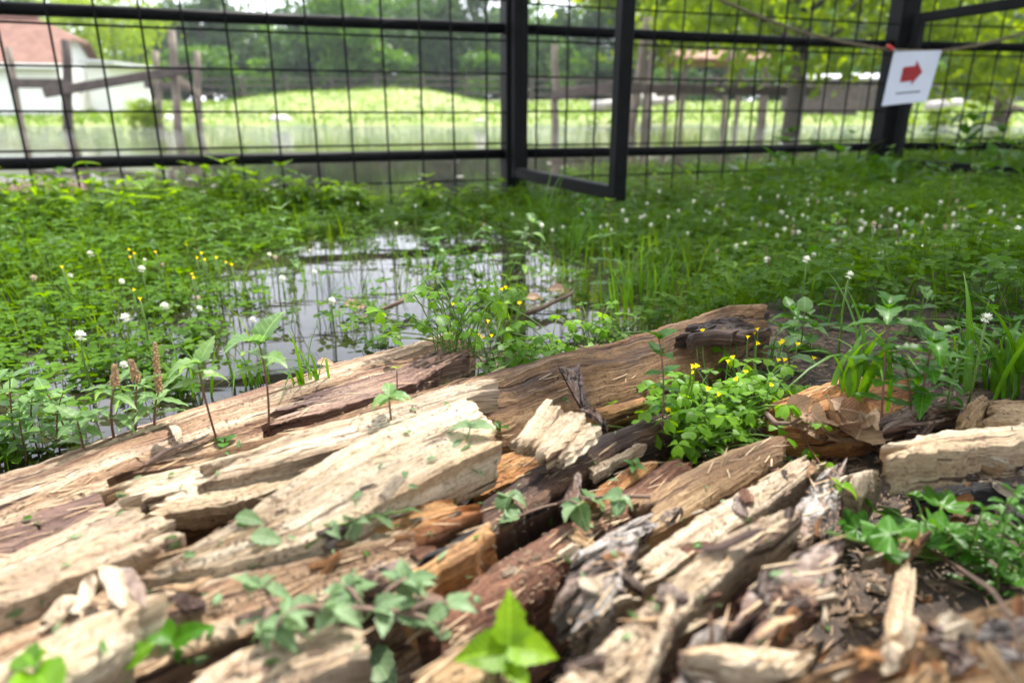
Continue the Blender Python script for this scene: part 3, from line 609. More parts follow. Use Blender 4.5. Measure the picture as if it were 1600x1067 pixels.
def splinter(px0, px1, w, label, mat):
    a, _ = hit(*px0); b, _ = hit(*px1); zc = max(a[2], b[2])
    a[2] = a[2] * .5 + zc * .5 + .004; b[2] = b[2] * .5 + zc * .5 + .004
    d = b - a; L = np.linalg.norm(d); d /= L; side = np.cross(d, (0, 0, 1)); side /= np.linalg.norm(side); up = np.cross(side, d)
    n = 9; V = []; r = RNG
    ph = r.uniform(0, 9)
    for i in range(n):
        t = i / (n - 1); k = min(1, .35 + 3 * t, .3 + 3.2 * (1 - t)) * (.85 + .3 * r.random())
        c = a + d * L * t + side * w * .12 * math.sin(ph + 4 * t) + up * .002 * math.sin(ph * 2 + 5 * t)
        for sx, sz in ((-.5, 0), (-.42, .3), (-.1, .42), (.2, .33), (.44, .36), (.5, .02), (.1, -.25)):
            V.append(c + side * w * k * sx + up * w * .62 * k * (sz + .12 * (r.random() - .5)) + d * (r.random() - .5) * w * (.9 if i in (0, n - 1) else .1))
    Fc = []; m = 7
    for i in range(n - 1):
        for j in range(m): q = (j + 1) % m; Fc.append((i * m + j, i * m + q, (i + 1) * m + q, (i + 1) * m + j))
    Fc += [tuple(range(m)), tuple(range((n - 1) * m, n * m))]
    V = np.array(V); s0 = r.uniform(0, 4)
    uv = np.stack([s0 + (V - a) @ d, s0 + (V - a) @ side + (V - a) @ up], 1)
    o = link('wood_splinter', new_mesh('wood_splinter', V - a, Fc, mat, False, uv)); o.location = a.tolist()
    tag(o, label, 'wood')
for i, (p0, p1, w, lb) in enumerate(SPL_PENDING):
    splinter(p0, p1, w * .62, lb, M['dark'] if 'dark' in lb else M['orange'] if 'amber' in lb else M['tan'] if 'tan' in lb else M['bark'] if 'grey' in lb else M['pale'])

# the folded chip on the dark plank: two plates meeting at a crease
def plate(name, px, zs, thick, mat, label, cat='wood', sub=3):
    P = np.array([at_z(x, y, z) for (x, y), z in zip(px, zs)]); c = P.mean(0)
    rings = [1.0, .8, .55, .3]; n0 = len(P)
    out = []
    for i in range(n0):
        a, b = P[i], P[(i + 1) % n0]
        for k in range(6):
            q = a + (b - a) * k / 6; q = q + (RNG.random(3) - .5) * .0022; out.append(q)
    out = np.array(out); n = len(out); V = []; Fc = []
    for s in rings:
        q = c + (out - c) * s; q[:, 2] += (fbm(q[:, 0] * 160, q[:, 1] * 160, 5, 3) - .47) * .004; V.append(q)
    top = c.copy(); V.append(top[None]); off = n * len(rings)
    for k in range(len(rings) - 1):
        for j in range(n): q = (j + 1) % n; Fc.append((k * n + j, k * n + q, (k + 1) * n + q, (k + 1) * n + j))
    for j in range(n): Fc.append(((len(rings) - 1) * n + j, (len(rings) - 1) * n + (j + 1) % n, off))
    b0 = off + 1
    for k, (dz, s) in enumerate(((.5, 1.01), (1, .97))):
        q = c + (out - c) * s; q[:, 2] = out[:, 2] - thick * dz; q += (RNG.random(q.shape) - .5) * .0015; V.append(q)
    for j in range(n):
        q = (j + 1) % n
        Fc.append((j, b0 + j, b0 + q, q)); Fc.append((b0 + j, b0 + n + j, b0 + n + q, b0 + q))
    V = np.concatenate(V); Fc.append(tuple(range(b0 + n, b0 + 2 * n)))
    uv = np.stack([V[:, 0] * .8 + V[:, 1] * .6 + 2, -V[:, 0] * .6 + V[:, 1] * .8 + V[:, 2] + 1], 1)
    base = np.array([c[0], c[1], V[:, 2].min()])
    o = link(name, new_mesh(name, V - base, Fc, mat, False, uv)); o.location = base.tolist(); tag(o, label, cat); return o
slab('wood_chip', 'folded pale chip resting on the dark damp plank', [(798,686,.098),(815,668,.101),(835,648,.106),(858,617,.113)], [(886,714,.095),(900,704,.097),(915,690,.099),(938,664,.103)], .009, M['pale'], rough=.0014, jag=.005, lump=.0015, undercut=.3, bulge=.001, terrace=.003)
0 and plate('wood_chip', [(800,684),(832,650),(856,618),(884,656),(934,664),(925,690),(892,712),(850,703)], [.098,.104,.112,.110,.104,.099,.096,.096], .012, M['pale'], 'folded pale chip resting on the dark damp plank')
# bark flap curled away from the log
def curl(px, zs, w, label):
    pts = np.array([at_z(x, y, z) for (x, y), z in zip(px, zs)]); n = len(pts); V = []; Fc = []; m = 7
    for i in range(n):
        d = pts[min(i + 1, n - 1)] - pts[max(i - 1, 0)]; d /= np.linalg.norm(d); s = np.cross(d, (0, 0, 1)); s /= np.linalg.norm(s)
        ww = w * (1 - .65 * i / (n - 1))
        for k in range(m):
            a = -1.2 + 2.4 * k / (m - 1)
            V.append(pts[i] + s * ww * math.sin(a) + np.array([0, 0, 1]) * ww * .8 * (1 - math.cos(a)) + (RNG.random(3) - .5) * .002)
    for i in range(n - 1):
        for k in range(m - 1): Fc.append((i * m + k, i * m + k + 1, (i + 1) * m + k + 1, (i + 1) * m + k))
    V = np.array(V); k = len(V); V = np.concatenate([V, V - np.array([0, 0, .0025])]); Fc += [tuple(i + k for i in f[::-1]) for f in Fc]
    uv = np.stack([V[:, 1] * 3, V[:, 0] * 3], 1); b = pts[0]
    o = link('bark_flap', new_mesh('bark_flap', V - b, Fc, M['bark_brown'], True, uv)); o.location = b.tolist(); tag(o, label, 'bark')
curl([(885,575),(893,590),(900,606),(908,622),(914,638)], [.106,.106,.103,.098,.092], .010, 'dark curled bark flap hanging on the brown log')
curl([(908,640),(930,650),(950,668)], [.104,.105,.10], .006, 'small tan curl at the corner of the folded chip')
curl([(886,800),(895,772),(905,740)], [.08,.086,.09], .006, 'pale papery bark curl leaning on the dark plank')

# ------------------------------------------------------------------ leaves
def leaf_shape(kind, bend=.35, fold=.35, seed=0):
    """one blade of length 1 along +Y, base at the origin"""
    r = np.random.default_rng(seed)
    n = 13; t = np.linspace(0, 1, n)
    if kind == 'ovate': w = .30 * np.sin(math.pi * t ** .72) ** .9 * (1 - .25 * t); tooth = .025
    elif kind == 'toothed': w = .27 * np.sin(math.pi * t ** .68) ** .85; tooth = .06
    elif kind == 'round': w = .36 * np.sin(math.pi * t ** .85) ** .7; tooth = .0
    elif kind == 'lance': w = .13 * np.sin(math.pi * t ** .7) ** .8; tooth = .0
    elif kind == 'spoon': w = .24 * np.sin(math.pi * t ** 1.3) ** .8; tooth = 0
    elif kind == 'heart': w = .40 * np.sin(math.pi * (t * .93 + .07) ** .62) ** .9; tooth = .02
    elif kind == 'maple':
        w = np.interp(t, [0, .06, .16, .30, .40, .5, .62, .74, .86, 1], [.02, .20, .34, .42, .27, .30, .27, .18, .09, 0]); tooth = .035
    elif kind == 'geranium': w = None
    V = []; Fc = []
    if kind == 'geranium':
        m = 29; V = [(0, 0, 0)]
        for ring, s in ((1, .5), (2, 1.0)):
            for k in range(m):
                a = -2.45 + 4.9 * k / (m - 1); lob = 1 + (.13 * math.cos(a * 6.2) + .05 * math.cos(a * 19)) * (s > .9)
                rr = .5 * s * lob; x = rr * math.sin(a); y = .12 + rr * math.cos(a) * .95
                z = .07 * math.cos(a * 6.2) * s + .16 * s * s * (1 if seed % 2 else -.5) - .05
                V.append((x, y, z))
        V[0] = (0, .12, -.05); V.append((0, 0, -.08))
        for k in range(m - 1):
            Fc.append((0, 1 + k, 2 + k)); Fc.append((1 + k, 1 + m + k, 2 + m + k, 2 + k))
        return np.array(V), Fc
    ang = -bend * t * 1.6
    yy = np.cumsum(np.r_[0, np.cos(ang[:-1])]) / (n - 1); zz = np.cumsum(np.r_[0, np.sin(ang[:-1])]) / (n - 1)
    tw = r.uniform(-.25, .25)
    cols = (-1, -.55, 0, .55, 1)
    for i in range(n):
        tt = tooth * (1 if i % 2 else -1) * (0 < i < n - 1)
        for c in cols:
            ww = max(.004, w[i]) * c * (1 + (tt / .3 if abs(c) == 1 else 0))
            cup = fold * abs(ww) - .5 * fold * (ww ** 2) + .018 * math.sin(i * 1.9 + seed) * abs(c) + tw * ww * t[i]
            V.append((ww * math.cos(fold * .6), yy[i] - .06 * tt * abs(c), zz[i] + cup))
    m = len(cols)
    for i in range(n - 1):
        for j in range(m - 1): Fc.append((i * m + j, i * m + j + 1, (i + 1) * m + j + 1, (i + 1) * m + j))
    return np.array(V), Fc
def tri_leaf(notch, lw=.62, droop=.25, flat=.1):
    """three leaflets spreading from the stalk tip, unit radius, facing +Z"""
    V = []; Fc = []
    for k in range(3):
        a = k * 2 * math.pi / 3; ca, sa = math.cos(a), math.sin(a); b0 = len(V)
        if notch: out = [(0, .0), (-.30 * lw / .62, .35), (-.50 * lw / .62, .72), (-.34 * lw / .62, .98), (0, .80), (.34 * lw / .62, .98), (.50 * lw / .62, .72), (.30 * lw / .62, .35)]
        else: out = [(0, .0), (-.26, .28), (-.42, .62), (-.30, .92), (0, 1.0), (.30, .92), (.42, .62), (.26, .28)]
        out.append((0, .5))
        for x, y in out:
            z = -droop * y * y + flat * abs(x) * 1.6
            V.append((x * ca - y * sa, x * sa + y * ca, z))
        for j in range(8): Fc.append((b0 + j, b0 + (j + 1) % 8, b0 + 8))
    return np.array(V), Fc
LEAF = {}
def leaf_mesh(kind, mat, var=0):
    key = (kind, mat, var)
    if key not in LEAF:
        if kind == 'oxalis': V, Fc = tri_leaf(True, .62, .15 + .22 * var, .12)
        elif kind == 'trefoil': V, Fc = tri_leaf(False, .62, .1 + .15 * var, .15)
        else: V, Fc = leaf_shape(kind, (.15, .35, .6, .85)[var % 4], (.2, .45, .3, .6)[var % 4], var)
        LEAF[key] = new_mesh('leaf_' + kind, V, Fc, M[mat], True)
    return LEAF[key]
def add_leaf(parent, kind, mat, loc, ydir, up, size, var=None):
    """a blade placed at loc (world) under its plant"""
    var = random.randrange(4) if var is None else var
    o = link('leaf', leaf_mesh(kind, mat, var), parent)
    o.matrix_basis = basis(ydir, up, size, np.array(loc) - np.array(parent.location)); return o
def bez(a, b, c, n):
    t = np.linspace(0, 1, n)[:, None]; a, b, c = map(lambda q: np.asarray(q, float), (a, b, c))
    return (1 - t) ** 2 * a + 2 * t * (1 - t) * b + t * t * c

def leafy_plant(name, label, cat, base, height, lean=(0, 0), nodes=4, kind='toothed', mat='seedling', size=.03, stem='stem_r', rad=.0014, group=None, per=2, grow=(.7, 1.), elev=.35, start=.3, seed=None, tip=True):
    if seed is not None: random.seed(seed)
    base = np.asarray(base, float); t0 = thing(name, label, cat, base, group)
    top = base + np.array([lean[0], lean[1], height]); mid = base + np.array([lean[0] * .3 + random.uniform(-.1, .1) * height, lean[1] * .3, height * .55])
    pts = bez(base - np.array([0, 0, .006]), mid, top, 9)
    part('stem', tube(pts, np.linspace(rad, rad * .55, 9), 6), M[stem], t0, True, base)
    yaw = random.uniform(0, 6.28)
    for k in range(nodes):
        f = start + (1 - start) * (k / max(1, nodes - 1)); i = f * 8; a = int(min(7, i)); p = pts[a] + (pts[a + 1] - pts[a]) * (i - a)
        yaw += math.pi / 2 + random.uniform(-.3, .3)
        s = size * (grow[0] + (grow[1] - grow[0]) * (k / max(1, nodes - 1))) * random.uniform(.85, 1.15)
        for q in range(per):
            an = yaw + q * 2 * math.pi / per + random.uniform(-.2, .2); el = elev + random.uniform(-.25, .25) + (.25 if k == nodes - 1 else 0)
            d = (math.cos(an) * math.cos(el), math.sin(an) * math.cos(el), math.sin(el))
            add_leaf(t0, kind, mat, p, d, (0, 0, 1), s)
    if tip:
        for q in range(3):
            an = yaw + q * 2.1; add_leaf(t0, kind, mat, pts[-1], (math.cos(an) * .6, math.sin(an) * .6, .8), (0, 0, 1), size * .35)
    return t0

# ------------------------------------------------------------------ fields of small leaves (nobody could count them)
def scatter(name, tV, tF, pos, yaw, tiltdir, tilt, size, mat, label, cat, extra=None):
    """copies of a small template joined into one mesh; tV (k,3), tF (m,3) triangles"""
    n = len(pos); k = len(tV)
    ca, sa = np.cos(yaw), np.sin(yaw); cx, sx_ = np.cos(tilt), np.sin(tilt); ax, ay = np.cos(tiltdir), np.sin(tiltdir)
    X = tV[None, :, 0] * ca[:, None] - tV[None, :, 1] * sa[:, None]; Y = tV[None, :, 0] * sa[:, None] + tV[None, :, 1] * ca[:, None]; Z = np.repeat(tV[None, :, 2], n, 0)
    # lean the copy towards tiltdir
    A = X * ax[:, None] + Y * ay[:, None]; B = -X * ay[:, None] + Y * ax[:, None]
    A2 = A * cx[:, None] + Z * sx_[:, None]; Z2 = -A * sx_[:, None] + Z * cx[:, None]
    X = A2 * ax[:, None] - B * ay[:, None]; Y = A2 * ay[:, None] + B * ax[:, None]
    V = np.stack([X, Y, Z2], -1) * size[:, None, None] + pos[:, None, :]
    Fc = (tF[None] + (np.arange(n) * k)[:, None, None]).reshape(-1, 3)
    V = V.reshape(-1, 3)
    tone = np.repeat(RNG.random(n) * .7 + .3 * fbm(pos[:, 0] * 4, pos[:, 1] * 4, 77, 3), len(tF))
    if extra is not None:
        V2, F2, t2 = extra; Fc = np.concatenate([Fc, F2 + len(V)]); V = np.concatenate([V, V2]); tone = np.concatenate([tone, t2])
    o = link(name, new_mesh(name, V, Fc, mat, False, None, tone)); tag(o, label, cat, None, 'stuff'); return o
def stalks(p0, p1, w):
    """thin upright two-triangle stalks seen from the front"""
    n = len(p0); a = RNG.uniform(-.6, .6, n); s = np.stack([np.cos(a), np.sin(a), np.zeros(n)], 1) * w
    V = np.stack([p0 - s, p0 + s, p1 + s * .7, p1 - s * .7], 1).reshape(-1, 3); b = np.arange(n)[:, None] * 4
    Fc = np.concatenate([b + np.array([[0, 1, 2]]), b + np.array([[0, 2, 3]])]); return V, Fc, np.concatenate([RNG.random(n)] * 2)
def inpoly(x, y, poly):
    c = np.zeros(len(x), bool); n = len(poly); j = n - 1
    for i in range(n):
        xi, yi = poly[i]; xj, yj = poly[j]
        c ^= ((yi > y) != (yj > y)) & (x < (xj - xi) * (y - yi) / (yj - yi + 1e-12) + xi); j = i
    return c
def wpoly(px): return [tuple(at_z(x, y, 0)[:2]) for x, y in px]
OPEN = [wpoly([(360,620),(400,590),(325,555),(350,490),(430,462),(560,480),(690,455),(745,470),(740,525),(660,560),(540,590),(430,650)]),
        wpoly([(400,420),(470,395),(640,380),(700,400),(640,430),(560,470),(430,470)]),
        wpoly([(790,500),(860,465),(960,470),(1060,450),(1100,470),(1040,520),(930,560),(800,570)]),
        wpoly([(100,715),(140,640),(330,630),(390,590),(440,590),(240,710),(110,760)])]
SEMI = [wpoly([(330,640),(250,560),(300,450),(430,380),(640,350),(760,350),(860,380),(1000,410),(1120,440),(1100,500),(950,560),(700,560),(400,640)])]
LOGLINE = wpoly([(-200,800),(0,750),(200,678),(430,605),(640,545),(700,530)])
def log_back(x):      # how near the emergent leaves may come: the far side of the wood
    xs = [p[0] for p in LOGLINE] + [.12, .32, .5, .6, .68, .76]; ys = [p[1] for p in LOGLINE] + [.83, .86, .74, .6, .3, -.5]
    return np.interp(x, xs, ys)
def sample_field(n, x0, x1, y0, y1, dens):
    x = RNG.uniform(x0, x1, n); y = y0 + (y1 - y0) * RNG.random(n) ** 1.0
    keep = (np.abs(x) < 1.05 * y + .9) & ((np.abs(x) < .84 * y + .12) | (RNG.random(n) < .5)) & (y > log_back(x) + .01) & (RNG.random(n) < dens(x, y)); return x[keep], y[keep]
def dens_clover(x, y):
    d = np.ones_like(x)
    op = np.zeros(len(x), bool); se = np.zeros(len(x), bool)
    for p in SEMI: se |= inpoly(x, y, p)
    for p in OPEN: op |= inpoly(x, y, p)
    patch = fbm(x * 9, y * 9, 31, 3)
    d = np.where(x < .1, .5 + .5 * (patch > .43), 1.0)
    d = np.where(se, .05 + .5 * (patch > .54), d); d = np.where(op, .004 + .4 * (patch > .605), d)
    d = np.where(y > fence_y(x) - .02, d * np.where(x > 1.0, .55, .12), d)
    return d
cV, cF = tri_leaf(False, .62, .18, .16); cF = np.array(cF)
tV = []; tF = []                                     # leaner template: five points a leaflet
for k in range(3):
    a = k * 2 * math.pi / 3; b0 = len(tV)
    for x, y, z in ((0, .02, 0), (-.36, .45, .07), (-.30, .9, .02), (0, 1.0, -.1), (.30, .9, .02), (.36, .45, .07), (0, .5, -.05)):
        tV.append((x * math.cos(a) - y * math.sin(a), x * math.sin(a) + y * math.cos(a), z))
    tF += [(b0 + j, b0 + (j + 1) % 6, b0 + 6) for j in range(6)]
tV = np.array(tV); tF = np.array(tF)
def clover_field(name, label, n, x0, x1, y0, y1, hgt, seedcut=None):
    x, y = sample_field(n, x0, x1, y0, y1, dens_clover)
    if seedcut is not None: k = seedcut(x, y); x, y = x[k], y[k]
    z = np.maximum(terrain(x, y), -.03); m = len(x)
    lush = .6 + .9 * fbm(x * 5, y * 5, 41, 3)
    h = np.abs(RNG.normal(hgt, hgt * .42, m)) * lush
    h = np.where(z < 0, np.maximum(h, RNG.uniform(.002, .02, m) - z), h)
    top = np.stack([x, y, z + h], 1); bot = np.stack([x + RNG.normal(0, .012, m), y + RNG.normal(0, .012, m), z], 1)
    scatter(name, tV, tF, top, RNG.uniform(0, 6.3, m), RNG.uniform(0, 6.3, m), np.abs(RNG.normal(.15, .25, m)), RNG.uniform(.009, .0165, m), M['clover'], label, 'clover', stalks(bot, top, .0007))
clover_field('clover_carpet', 'low white clover leaves standing in the shallow flood water', 44000, -2.9, .30, .45, 2.6, .042, lambda x, y: x < .28)
clover_field('clover_carpet', 'dense clover lawn on the dry rising ground by the gates', 98000, .05, 4.4, -.5, 4.2, .042, lambda x, y: x >= .28)

def grass_field(name, label, x, y, hmean, mat, wid=.0016, lean=.35, seg=4):
    n = len(x); z = np.maximum(terrain(x, y), -.03); h = np.abs(RNG.normal(hmean, hmean * .4, n)) + .01
    a = RNG.uniform(0, 6.3, n); ln = np.abs(RNG.normal(lean, lean * .6, n)) * h; w = RNG.uniform(.6, 1.4, n) * wid
    px = np.cos(a + 1.57); py = np.sin(a + 1.57); V = []; 
    for k in range(seg + 1):
        t = k / seg; cx = x + np.cos(a) * ln * t ** 2; cy = y + np.sin(a) * ln * t ** 2; cz = z + h * (t - .18 * t ** 3 * lean * 2)
        ww = w * (1 - t ** 1.6 * .96)
        V += [np.stack([cx - px * ww, cy - py * ww, cz], 1), np.stack([cx + px * ww, cy + py * ww, cz], 1)]
    V = np.stack(V, 1).reshape(-1, 3); b = (np.arange(n) * (2 * seg + 2))[:, None]; Fc = []
    for k in range(seg): Fc += [b + np.array([[2 * k, 2 * k + 1, 2 * k + 3]]), b + np.array([[2 * k, 2 * k + 3, 2 * k + 2]])]
    Fc = np.concatenate(Fc); tone = np.tile(RNG.random(n), 2 * seg)
    tag(link(name, new_mesh(name, V, Fc, M[mat], False, None, tone)), label, 'grass', None, 'stuff')
def gsample(n, x0, x1, y0, y1, f=None):
    x = RNG.uniform(x0, x1, n); y = RNG.uniform(y0, y1, n); k = (np.abs(x) < 1.05 * y + .9) & (y > log_back(x) + .02)
    if f is not None: k &= f(x, y)
    return x[k], y[k]
def not_open(x, y):
    o = np.zeros(len(x), bool)
    for p in OPEN: o |= inpoly(x, y, p)
    return ~o | (RNG.random(len(x)) < .035)
x, y = gsample(16000, .25, 4.4, -.5, 4.4, lambda x, y: fbm(x * 3, y * 3, 51, 3) > .42)
grass_field('lawn_grass', 'thin grass blades growing through the clover lawn', x, y, .07, 'grass')
x, y = gsample(11500, -2.9, .4, .5, 2.7, lambda x, y: not_open(x, y) & (fbm(x * 4, y * 4, 52, 3) > .47))
grass_field('flooded_grass', 'thin grass blades standing in the flood water', x, y, .08, 'grass', .0014)
# far bank: coarse tussocks
x = RNG.uniform(-34, 34, 26000); y = 20.6 + 17 * RNG.random(26000) ** 1.3
k = terrain(x, y) > .0; x, y = x[k], y[k]
grass_field('bank_grass', 'sunlit meadow grass on the far bank of the flooded pen', x, y, .10, 'grass', .03, .5, 2)
x = RNG.uniform(.8, 9, 9000); y = RNG.uniform(2.9, 10, 9000); k = (terrain(x, y) > -.005) & (np.abs(x) < .84 * y)
grass_field('pond_edge_grass', 'long grass at the edge of the flooded pen behind the mesh', x[k], y[k], .11, 'grass', .004, .5, 3)

# flecks floating on the water
n = 4200; x = RNG.uniform(-1.6, .7, n); y = RNG.uniform(.45, 2.4, n); k = (np.abs(x) < .8 * y + .1) & (y > log_back(x)) & (fbm(x * 7, y * 7, 61, 4) > .5)
x, y = x[k], y[k]; m = len(x); q = np.array([(-1, -.4, 0), (.2, -.8, 0), (1, .1, 0), (0, .7, 0)]); qf = np.array([(0, 1, 2), (0, 2, 3)])
scatter('floating_flecks', q, qf, np.stack([x, y, np.full(m, .0012)], 1), RNG.uniform(0, 6.3, m), np.zeros(m), np.zeros(m), RNG.uniform(.0008, .0034, m), M['flecks'], 'tiny flecks of weed floating on the puddle', 'weed')
n = 2600; x = RNG.uniform(-9, 9, n); y = 2.8 + 14 * RNG.random(n) ** 1.6; k = (np.abs(x) < .8 * y) & (terrain(x, y) < -.02) & (fbm(x * 1.2, y * .7, 63, 3) > .46); x, y = x[k], y[k]; m = len(x)
scatter('floating_scum_sparkle', q, qf, np.stack([x, y, np.full(m, .002)], 1), RNG.uniform(0, 6.3, m), np.zeros(m), np.zeros(m), RNG.uniform(.006, .03, m), M['scum'], 'pale floating scum and painted water sparkle in the flooded pen', 'weed')

# wood litter on the ground between the planks
n = 11000; x = RNG.uniform(-.05, .6, n); y = RNG.uniform(.12, .85, n); k = y < log_back(x) - .0; x, y = x[k], y[k]; m = len(x)
q = np.array([(-1.2, -.14, 0), (.9, -.26, .05), (1.35, .1, .12), (-.75, .2, .16), (.1, 0, .32)]); qf = np.array([(0, 1, 4), (1, 2, 4), (2, 3, 4), (3, 0, 4)])
scatter('wood_litter', q, qf, np.stack([x, y, np.maximum(terrain(x, y), 0) + .002], 1), RNG.normal(.8, .7, m), RNG.uniform(0, 6.3, m), np.abs(RNG.normal(.1, .2, m)), RNG.uniform(.001, .0042, m) * np.where(RNG.random(m) < .07, 2, 1), M['litter'], 'small broken wood litter covering the soil', 'litter')

# ------------------------------------------------------------------ clover flowers
def clover_head(seed, faded=False):
    r = np.random.default_rng(seed); V = []; Fc = []
    n = 46
    for i in range(n):
        zz = 1 - (i + .5) / n * (1.55 if not faded else 1.9); ph = i * 2.39996; rr = math.sqrt(max(0, 1 - zz * zz))
        d = np.array([rr * math.cos(ph), rr * math.sin(ph), zz]); d[2] -= .5 * (zz < -.1); d /= np.linalg.norm(d)
        s = np.cross(d, (0, 0, 1.)); s /= np.linalg.norm(s) + 1e-6; u = np.cross(s, d); L = r.uniform(.85, 1.1)
        b0 = len(V); w = .14
        for p in (d * .25 - s * w * .5, d * .25 + s * w * .5, d * L * .8 + s * w + u * .05, d * L + u * .12, d * L * .8 - s * w + u * .05): V.append(p)
        Fc += [(b0, b0 + 1, b0 + 2, b0 + 4), (b0 + 4, b0 + 2, b0 + 3)]
    return np.array(V), Fc
HEADS = [new_mesh('clover_head', *clover_head(k), M['petal_w'], False) for k in range(3)] + [new_mesh('faded_clover_head', *clover_head(9, True), M['petal_f'], False)]
sv, sf = tube([(0, 0, 0), (.012, .01, .35), (.03, .015, .7), (.02, .0, 1)], (.014, .012, .012, .012), 5)
STEM = new_mesh('clover_stalk', sv, sf, M['stem_g'], True)
def clover_flower(x, y, h, s, kind, label, group):
    z = max(float(terrain(x, y)), -.03); t = thing('clover_flower', label, 'flower', (x, y, z), group)
    st = link('stalk', STEM, t); a = random.uniform(0, 6.28); st.scale = (h, h, h); st.rotation_euler.z = a
    hd = link('flower_head', HEADS[kind], t); hd.location = (.02 * h * math.cos(a), .02 * h * math.sin(a), h); hd.scale = (s, s, s); hd.rotation_euler = (random.uniform(-.3, .3), random.uniform(-.3, .3), random.uniform(0, 6))
def flowers_at(pts, label, group, faded=0.1, s=.0085, hh=(.07, .12)):
    for px, py in pts:
        h = random.uniform(*hh); g = at_z(px, py, h)
        zt = max(float(terrain(g[0], g[1])), -.03); g = at_z(px, py, zt + h)
        f = random.random() < faded
        clover_flower(g[0], g[1], h, s * random.uniform(.55, .92), 3 if f else random.randrange(3), label, group)
random.seed(11)
flowers_at([(145,412),(190,440),(258,478),(310,467),(313,482),(222,420),(110,440),(127,525),(228,412),(192,570),(420,398),(428,402),(485,392),(520,470),(440,435),(490,425),(396,500),(195,497)],
           'white clover flower standing among the flooded clover leaves', 'clover flowers in the flooded clover', .05, .0078, (.06, .10))
flowers_at([(253,415),(52,440)], 'faded brownish clover flower among the flooded clover leaves', 'faded clover flowers in the flood', 1.0, .0075, (.07, .09))
mid = [(620,350),(755,352),(800,335),(845,352),(862,360),(880,355),(940,355),(950,352),(972,330),(980,345),(1000,340),(1018,352),(1045,340),(1060,330),(1100,345),(1075,365),(955,360),(1008,338),(560,318),(596,330),(690,310),(650,322),(700,335),(910,335),(925,318),(1030,300),(1010,318),(1085,315),(600,285),(655,280)]
flowers_at(mid, 'white clover flower beside the open gate leaf and its post', 'clover flowers by the near gate', .05, .0074, (.07, .12))
right = [(1187,350),(1215,365),(1152,385),(1165,383),(1119,393),(1272,392),(1300,383),(1345,358),(1385,385),(1400,380),(1443,388),(1425,375),(1533,373),(1570,335),(1510,343),(1375,398),(1357,396),(1257,420),(1332,420),(1425,405),(1290,405),(1250,390),(1262,345),(1240,345),(1238,365),(1320,365),(1413,362),(1401,350),(1376,350),(1350,320),(1352,300),(1324,300),(1380,296),(1222,335),(1230,343),(1145,340),(1133,345),(1108,333),(1186,312),(1170,298),(1160,285),(1205,300),(1130,320),(1262,320),(1215,312),(1290,310),(1305,350),(1450,350),(1465,380),(1490,350),(1540,345),(1560,325),(1580,340),(1590,365),(1578,415),(1560,425),(1475,470),(1480,345),(1210,445),(1166,445),(1146,420),(1120,405),(1200,400),(1345,395),(1270,395),(1175,345),(1095,300),(1120,315),(1270,300),(1450,330),(1470,310),(1500,320),(1535,365),(1595,330),(1345,340),(1313,340),(1230,300),(1415,335),(1395,315)]
right += [(x + random.uniform(-30, 30), y + random.uniform(-16, 12)) for x, y in right if y < 372 and random.random() < .9]
right = [(x, y) for x, y in right if y < 432]
flowers_at([p for i, p in enumerate(right) if i % 4], 'white clover flower rising from the shaded clover lawn', 'clover flowers in the shaded lawn', 0, .0072, (.055, .095))
flowers_at([p for i, p in enumerate(right) if i % 4 == 0], 'faded brownish clover flower in the shaded clover lawn', 'faded clover flowers in the lawn', 1., .0070, (.05, .09))

# ------------------------------------------------------------------ yellow-flowered oxalis clumps
def oxalis_flower_mesh():
    V = [(0, 0, 0)]; Fc = []; n = 5
    for ring, (rr, z) in enumerate(((.18, .35), (.5, .85), (.85, 1.05))):
        for k in range(n * 2):
            a = k * math.pi / n; q = rr * (1 if k % 2 == 0 else (.92 if ring < 2 else .72)); V.append((q * math.cos(a), q * math.sin(a), z + (.06 if k % 2 == 0 else 0)))
    m = n * 2
    for k in range(m):
        j = (k + 1) % m; Fc.append((0, 1 + k, 1 + j))
        for r_ in range(2): Fc.append((1 + r_ * m + k, 1 + (r_ + 1) * m + k, 1 + (r_ + 1) * m + j, 1 + r_ * m + j))
    return new_mesh('oxalis_flower', V, Fc, M['petal_y'], True)
OXF = oxalis_flower_mesh()
def oxalis(label, bases, n, hr, spread, size, flowers, seed):
    random.seed(seed); base = np.mean([b for b in bases], axis=0); t = thing('oxalis_plant', label, 'plant', base)
    tubes = []
    for i in range(n):
        b = np.array(random.choice(bases)) + np.array([random.gauss(0, spread * .25), random.gauss(0, spread * .25), 0])
        b[2] = down(b[0], b[1]); h = random.uniform(*hr); dv = np.array([random.gauss(0, spread), random.gauss(0, spread) - .25 * spread])
        tp = b + np.array([dv[0], dv[1], h]); tubes.append(tube(bez(b, b + np.array([dv[0] * .15, dv[1] * .15, h * .7]), tp, 5), .0006, 4, False))
        an = random.uniform(0, 6.28); tl = random.gauss(0, .3), random.gauss(0, .3)
        add_leaf(t, 'oxalis', 'oxalis', tp, (math.cos(an), math.sin(an), 0), (tl[0], tl[1] - .15, 1), size * random.uniform(.65, 1.2))
    for (px, py, yy) in flowers:
        tp = at_y(px, py, yy); b = np.array(min(bases, key=lambda q: np.linalg.norm(np.array(q)[:2] - tp[:2]))); b = b.copy(); b[:2] = b[:2] * .5 + tp[:2] * .5
        tubes.append(tube(bez(b, np.array([tp[0], tp[1], tp[2] * .6 + b[2] * .4]), tp, 5), .0006, 4, False))
        f = link('flower', OXF, t); s = size * random.uniform(.27, .36); f.location = (tp - base).tolist(); f.scale = (s, s, s); f.rotation_euler = (random.uniform(-.6, .2), random.uniform(-.4, .4), random.uniform(0, 6))
    part('stem', join(tubes), M['stem_g'], t, False, base); return t
B1 = [at_z(x, y, .045) for x, y in ((700,590),(740,585),(780,570),(820,560),(720,560),(760,550),(860,560))]
